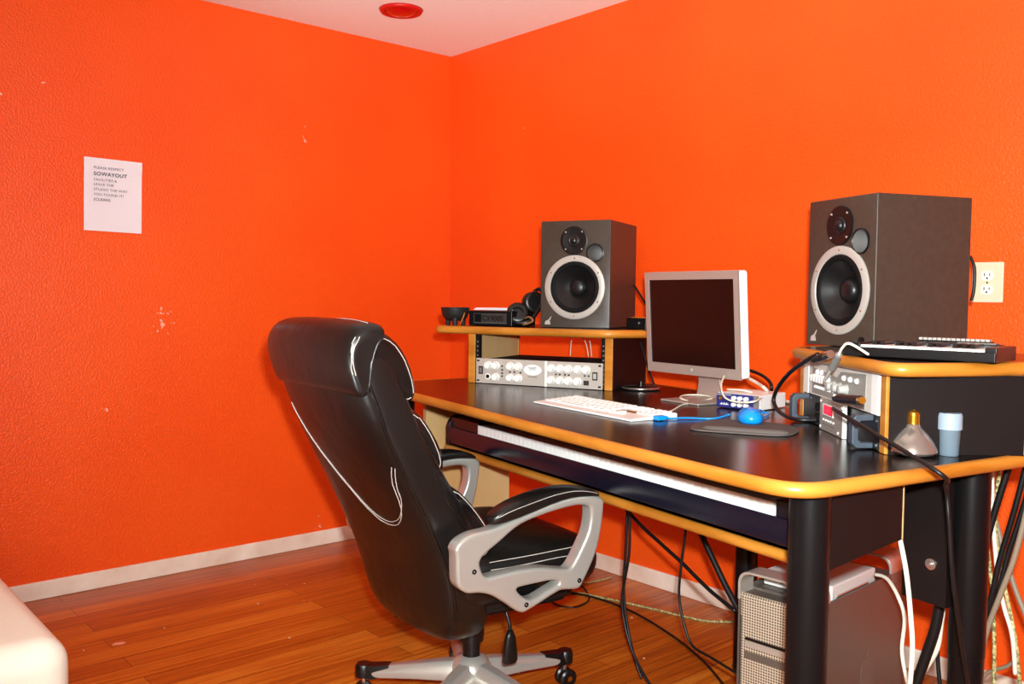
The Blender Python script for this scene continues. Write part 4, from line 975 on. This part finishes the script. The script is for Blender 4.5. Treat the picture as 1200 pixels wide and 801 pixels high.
cable('tan-grey looped lead behind the right rack at the right edge', [(2.938, -0.658, 0.941), (2.954, -0.661, 0.914), (2.969, -0.663, 0.869), (2.961, -0.662, 0.83)], 0.006, M['cabg'])
cable('thick black microphone lead looping from the amplifier up to the shelf edge', [(2.642, -0.969, 1.039), (2.585, -0.919, 1.02), (2.489, -0.835, 0.98), (2.415, -0.77, 0.932), (2.394, -0.752, 0.896), (2.436, -0.788, 0.874), (2.531, -0.872, 0.874), (2.574, -0.85, 0.875)], 0.0052, M['rubber'])
cable('long black lead crossing the desk past the bulb and hanging over its right edge', [(2.685, -0.974, 0.923), (2.774, -1.086, 0.925), (3.028, -1.235, 0.868), (2.992, -1.114, 0.819), (2.994, -1.1, 0.754), (2.997, -1.084, 0.655), (2.998, -1.048, 0.542), (2.997, -0.989, 0.397)], 0.0042, M['rubber'])
cable('white lead looping from the screen stand across the blue audio interface', [(2.131, -0.603, 0.936), (2.169, -0.67, 0.913), (2.215, -0.713, 0.886), (2.27, -0.728, 0.88), (2.32, -0.726, 0.887), (2.255, -0.583, 0.888)], 0.0028, M['cabw'])
cable('white lead rising over the top of the audio interface', [(2.143, -0.605, 0.897), (2.202, -0.615, 0.9), (2.22, -0.577, 0.889), (2.176, -0.458, 0.855), (2.269, -0.564, 0.854)], 0.0028, M['cabw'])
cable('white keyboard lead looping on the desk in front of the screen foot', [(2.177, -0.986, 0.858), (2.154, -0.878, 0.854), (2.071, -0.717, 0.853), (2.05, -0.602, 0.853), (2.043, -0.539, 0.859), (1.984, -0.515, 0.86), (1.954, -0.557, 0.86), (1.99, -0.627, 0.86), (2.031, -0.642, 0.854)], 0.0026, M['cabw'])
cable('black lead arching behind the screen against the red wall', [(2.096, -0.455, 0.947), (2.158, -0.465, 0.936), (2.198, -0.472, 0.916), (2.206, -0.473, 0.892), (2.128, -0.37, 0.855)], 0.005, M['rubber'])
cable('thick white lead running from behind the screen to the right rack', [(2.113, -0.478, 0.928), (2.183, -0.51, 0.912), (2.231, -0.539, 0.9), (2.151, -0.369, 0.857), (2.242, -0.434, 0.857)], 0.005, M['cabw'])
cable('black lead hanging behind the screen from the left shelf to the desk', [(1.549, -0.322, 1.028), (1.584, -0.328, 0.968), (1.613, -0.333, 0.909), (1.647, -0.338, 0.851)], 0.004, M['rubber'])
cable('short black lead dropping from the left speaker behind the screen', [(1.494, -0.282, 1.207), (1.529, -0.288, 1.172), (1.568, -0.295, 1.132), (1.601, -0.3, 1.09)], 0.004, M['rubber'])
cable('dark green cord hanging on the wall behind the right speaker', [(2.711, -0.356, 1.277), (2.724, -0.358, 1.244), (2.724, -0.358, 1.189), (2.718, -0.357, 1.162)], 0.004, M['rubber'])
t = thing('microphone_plug', 'silver-tipped microphone plug resting against the right shelf edge', 'plug', (0, 0, 0))
obj('plug_shell', cone(NB(), (2.642, -.969, 1.030), (2.683, -1.004, 1.040), .0078, .0090, 18), M['blackp'], t, smooth='auto')
obj('plug_nose', cone(NB(), (2.683, -1.004, 1.040), (2.703, -1.022, 1.045), .0088, .0088, 18), M['chrome'], t, smooth='auto')
obj('cable_boot', cone(NB(), (2.622, -.953, 1.024), (2.642, -.969, 1.030), .0052, .0076, 14), M['rubber'], t, smooth='auto')
t = thing('jack_plug', 'slim jack plug with grey sleeve and white lead dangling before the silver mixer', 'plug', (0, 0, 0))
obj('plug_sleeve', cone(NB(), (2.742, -1.058, 1.046), (2.712, -1.032, 1.016), .0072, .0082, 16), M['grey'], t, smooth='auto')
obj('plug_tip', cone(NB(), (2.712, -1.032, 1.016), (2.678, -1.001, .985), .0042, .0026, 14), M['ring'], t, smooth='auto')
obj('white_lead', tube([(2.742, -1.058, 1.046), (2.756, -1.070, 1.062), (2.775, -1.075, 1.072), (2.80, -1.045, 1.050)], .0028), M['cabw'], t, smooth=True)
t = thing('microphone_plug', 'black microphone plug with gold end lying across the front of the silver mixer', 'plug', (0, 0, 0))
obj('plug_shell', cone(NB(), (2.745, -1.060, .956), (2.835, -1.139, .966), .0085, .0095, 18), M['blackp'], t, smooth='auto')
obj('plug_nose', cone(NB(), (2.835, -1.139, .966), (2.842, -1.145, .967), .0072, .0072, 16), M['gold'], t, smooth='auto')
obj('cable_boot', cone(NB(), (2.725, -1.042, .953), (2.745, -1.060, .956), .0050, .0082, 14), M['rubber'], t, smooth='auto')
# ------------------------------------------------------------------ light and camera
def area(name, loc, target, size, power, col=(1, 1, 1)):
    l = bpy.data.lights.new(name, 'AREA'); l.shape = 'DISK'; l.size = size; l.energy = power; l.color = col
    o = bpy.data.objects.new(name, l); C.objects.link(o); o.location = loc
    o.rotation_euler = (Vector(target) - Vector(loc)).to_track_quat('-Z', 'Y').to_euler(); return o
cam_c = Vector((3.7107, -2.799, 1.1612)); f_px = 1058.9
yaw, pit, rol = .8554, -.0504, .0097
fw = Vector((-math.sin(yaw)*math.cos(pit), math.cos(yaw)*math.cos(pit), math.sin(pit)))
rt = Vector((math.cos(yaw), math.sin(yaw), 0)); up = rt.cross(fw)
rx = math.cos(rol)*rt + math.sin(rol)*up; uy = -math.sin(rol)*rt + math.cos(rol)*up
cd = bpy.data.cameras.new('camera'); cam = bpy.data.objects.new('camera', cd); C.objects.link(cam)
cd.sensor_width = 36; cd.sensor_fit = 'HORIZONTAL'; cd.lens = f_px/1200*36; cd.clip_start = .02
m3 = Matrix((rx, uy, -fw)).transposed(); cam.matrix_world = Matrix.Translation(cam_c) @ m3.to_4x4()
bpy.context.scene.camera = cam
fl = cam_c + up*.10 + rt*.04 + fw*.02
sl_ = bpy.data.lights.new('flash', 'SPOT'); sl_.energy = 450; sl_.spot_size = R(114); sl_.spot_blend = 1.0; sl_.shadow_soft_size = .03; sl_.color = (.86, .965, 1)
so_ = bpy.data.objects.new('flash', sl_); C.objects.link(so_); so_.location = fl
so_.rotation_euler = (fw + rt*.16 + up*.04).to_track_quat('-Z', 'Y').to_euler()
ul = bpy.data.lights.new('ceiling_fill', 'SPOT'); ul.energy = 120; ul.spot_size = R(66); ul.spot_blend = 1.0; ul.shadow_soft_size = .12; ul.color = (.86, .97, 1)  # added fill spot, out of frame, brightens the ceiling near the corner; no fixture
uo = bpy.data.objects.new('ceiling_fill', ul); C.objects.link(uo); uo.location = (1.9, -2.5, .62)
uo.rotation_euler = (Vector((1.15, -.75, H)) - uo.location).to_track_quat('-Z', 'Y').to_euler()
area('rear_bounce_fill', (4.3, -4.1, 1.75), (4.1, -3.9, H), .35, 50, (.88, .97, 1))  # added fill behind the camera, bounced off the ceiling for soft ambient light
area('rear_overhead_fill', (3.9, -3.9, H - .03), (3.2, -2.9, 0), .5, 12, (.9, .96, 1))  # weak added fill from above, unseen behind the camera; not a room fixture
w = bpy.data.worlds.new('world'); bpy.context.scene.world = w; w.use_nodes = True
w.node_tree.nodes['Background'].inputs[0].default_value = (1, .95, .9, 1); w.node_tree.nodes['Background'].inputs[1].default_value = .3
sc = bpy.context.scene
sc.view_settings.view_transform = 'Standard'; sc.view_settings.look = 'None'; sc.view_settings.exposure = 0
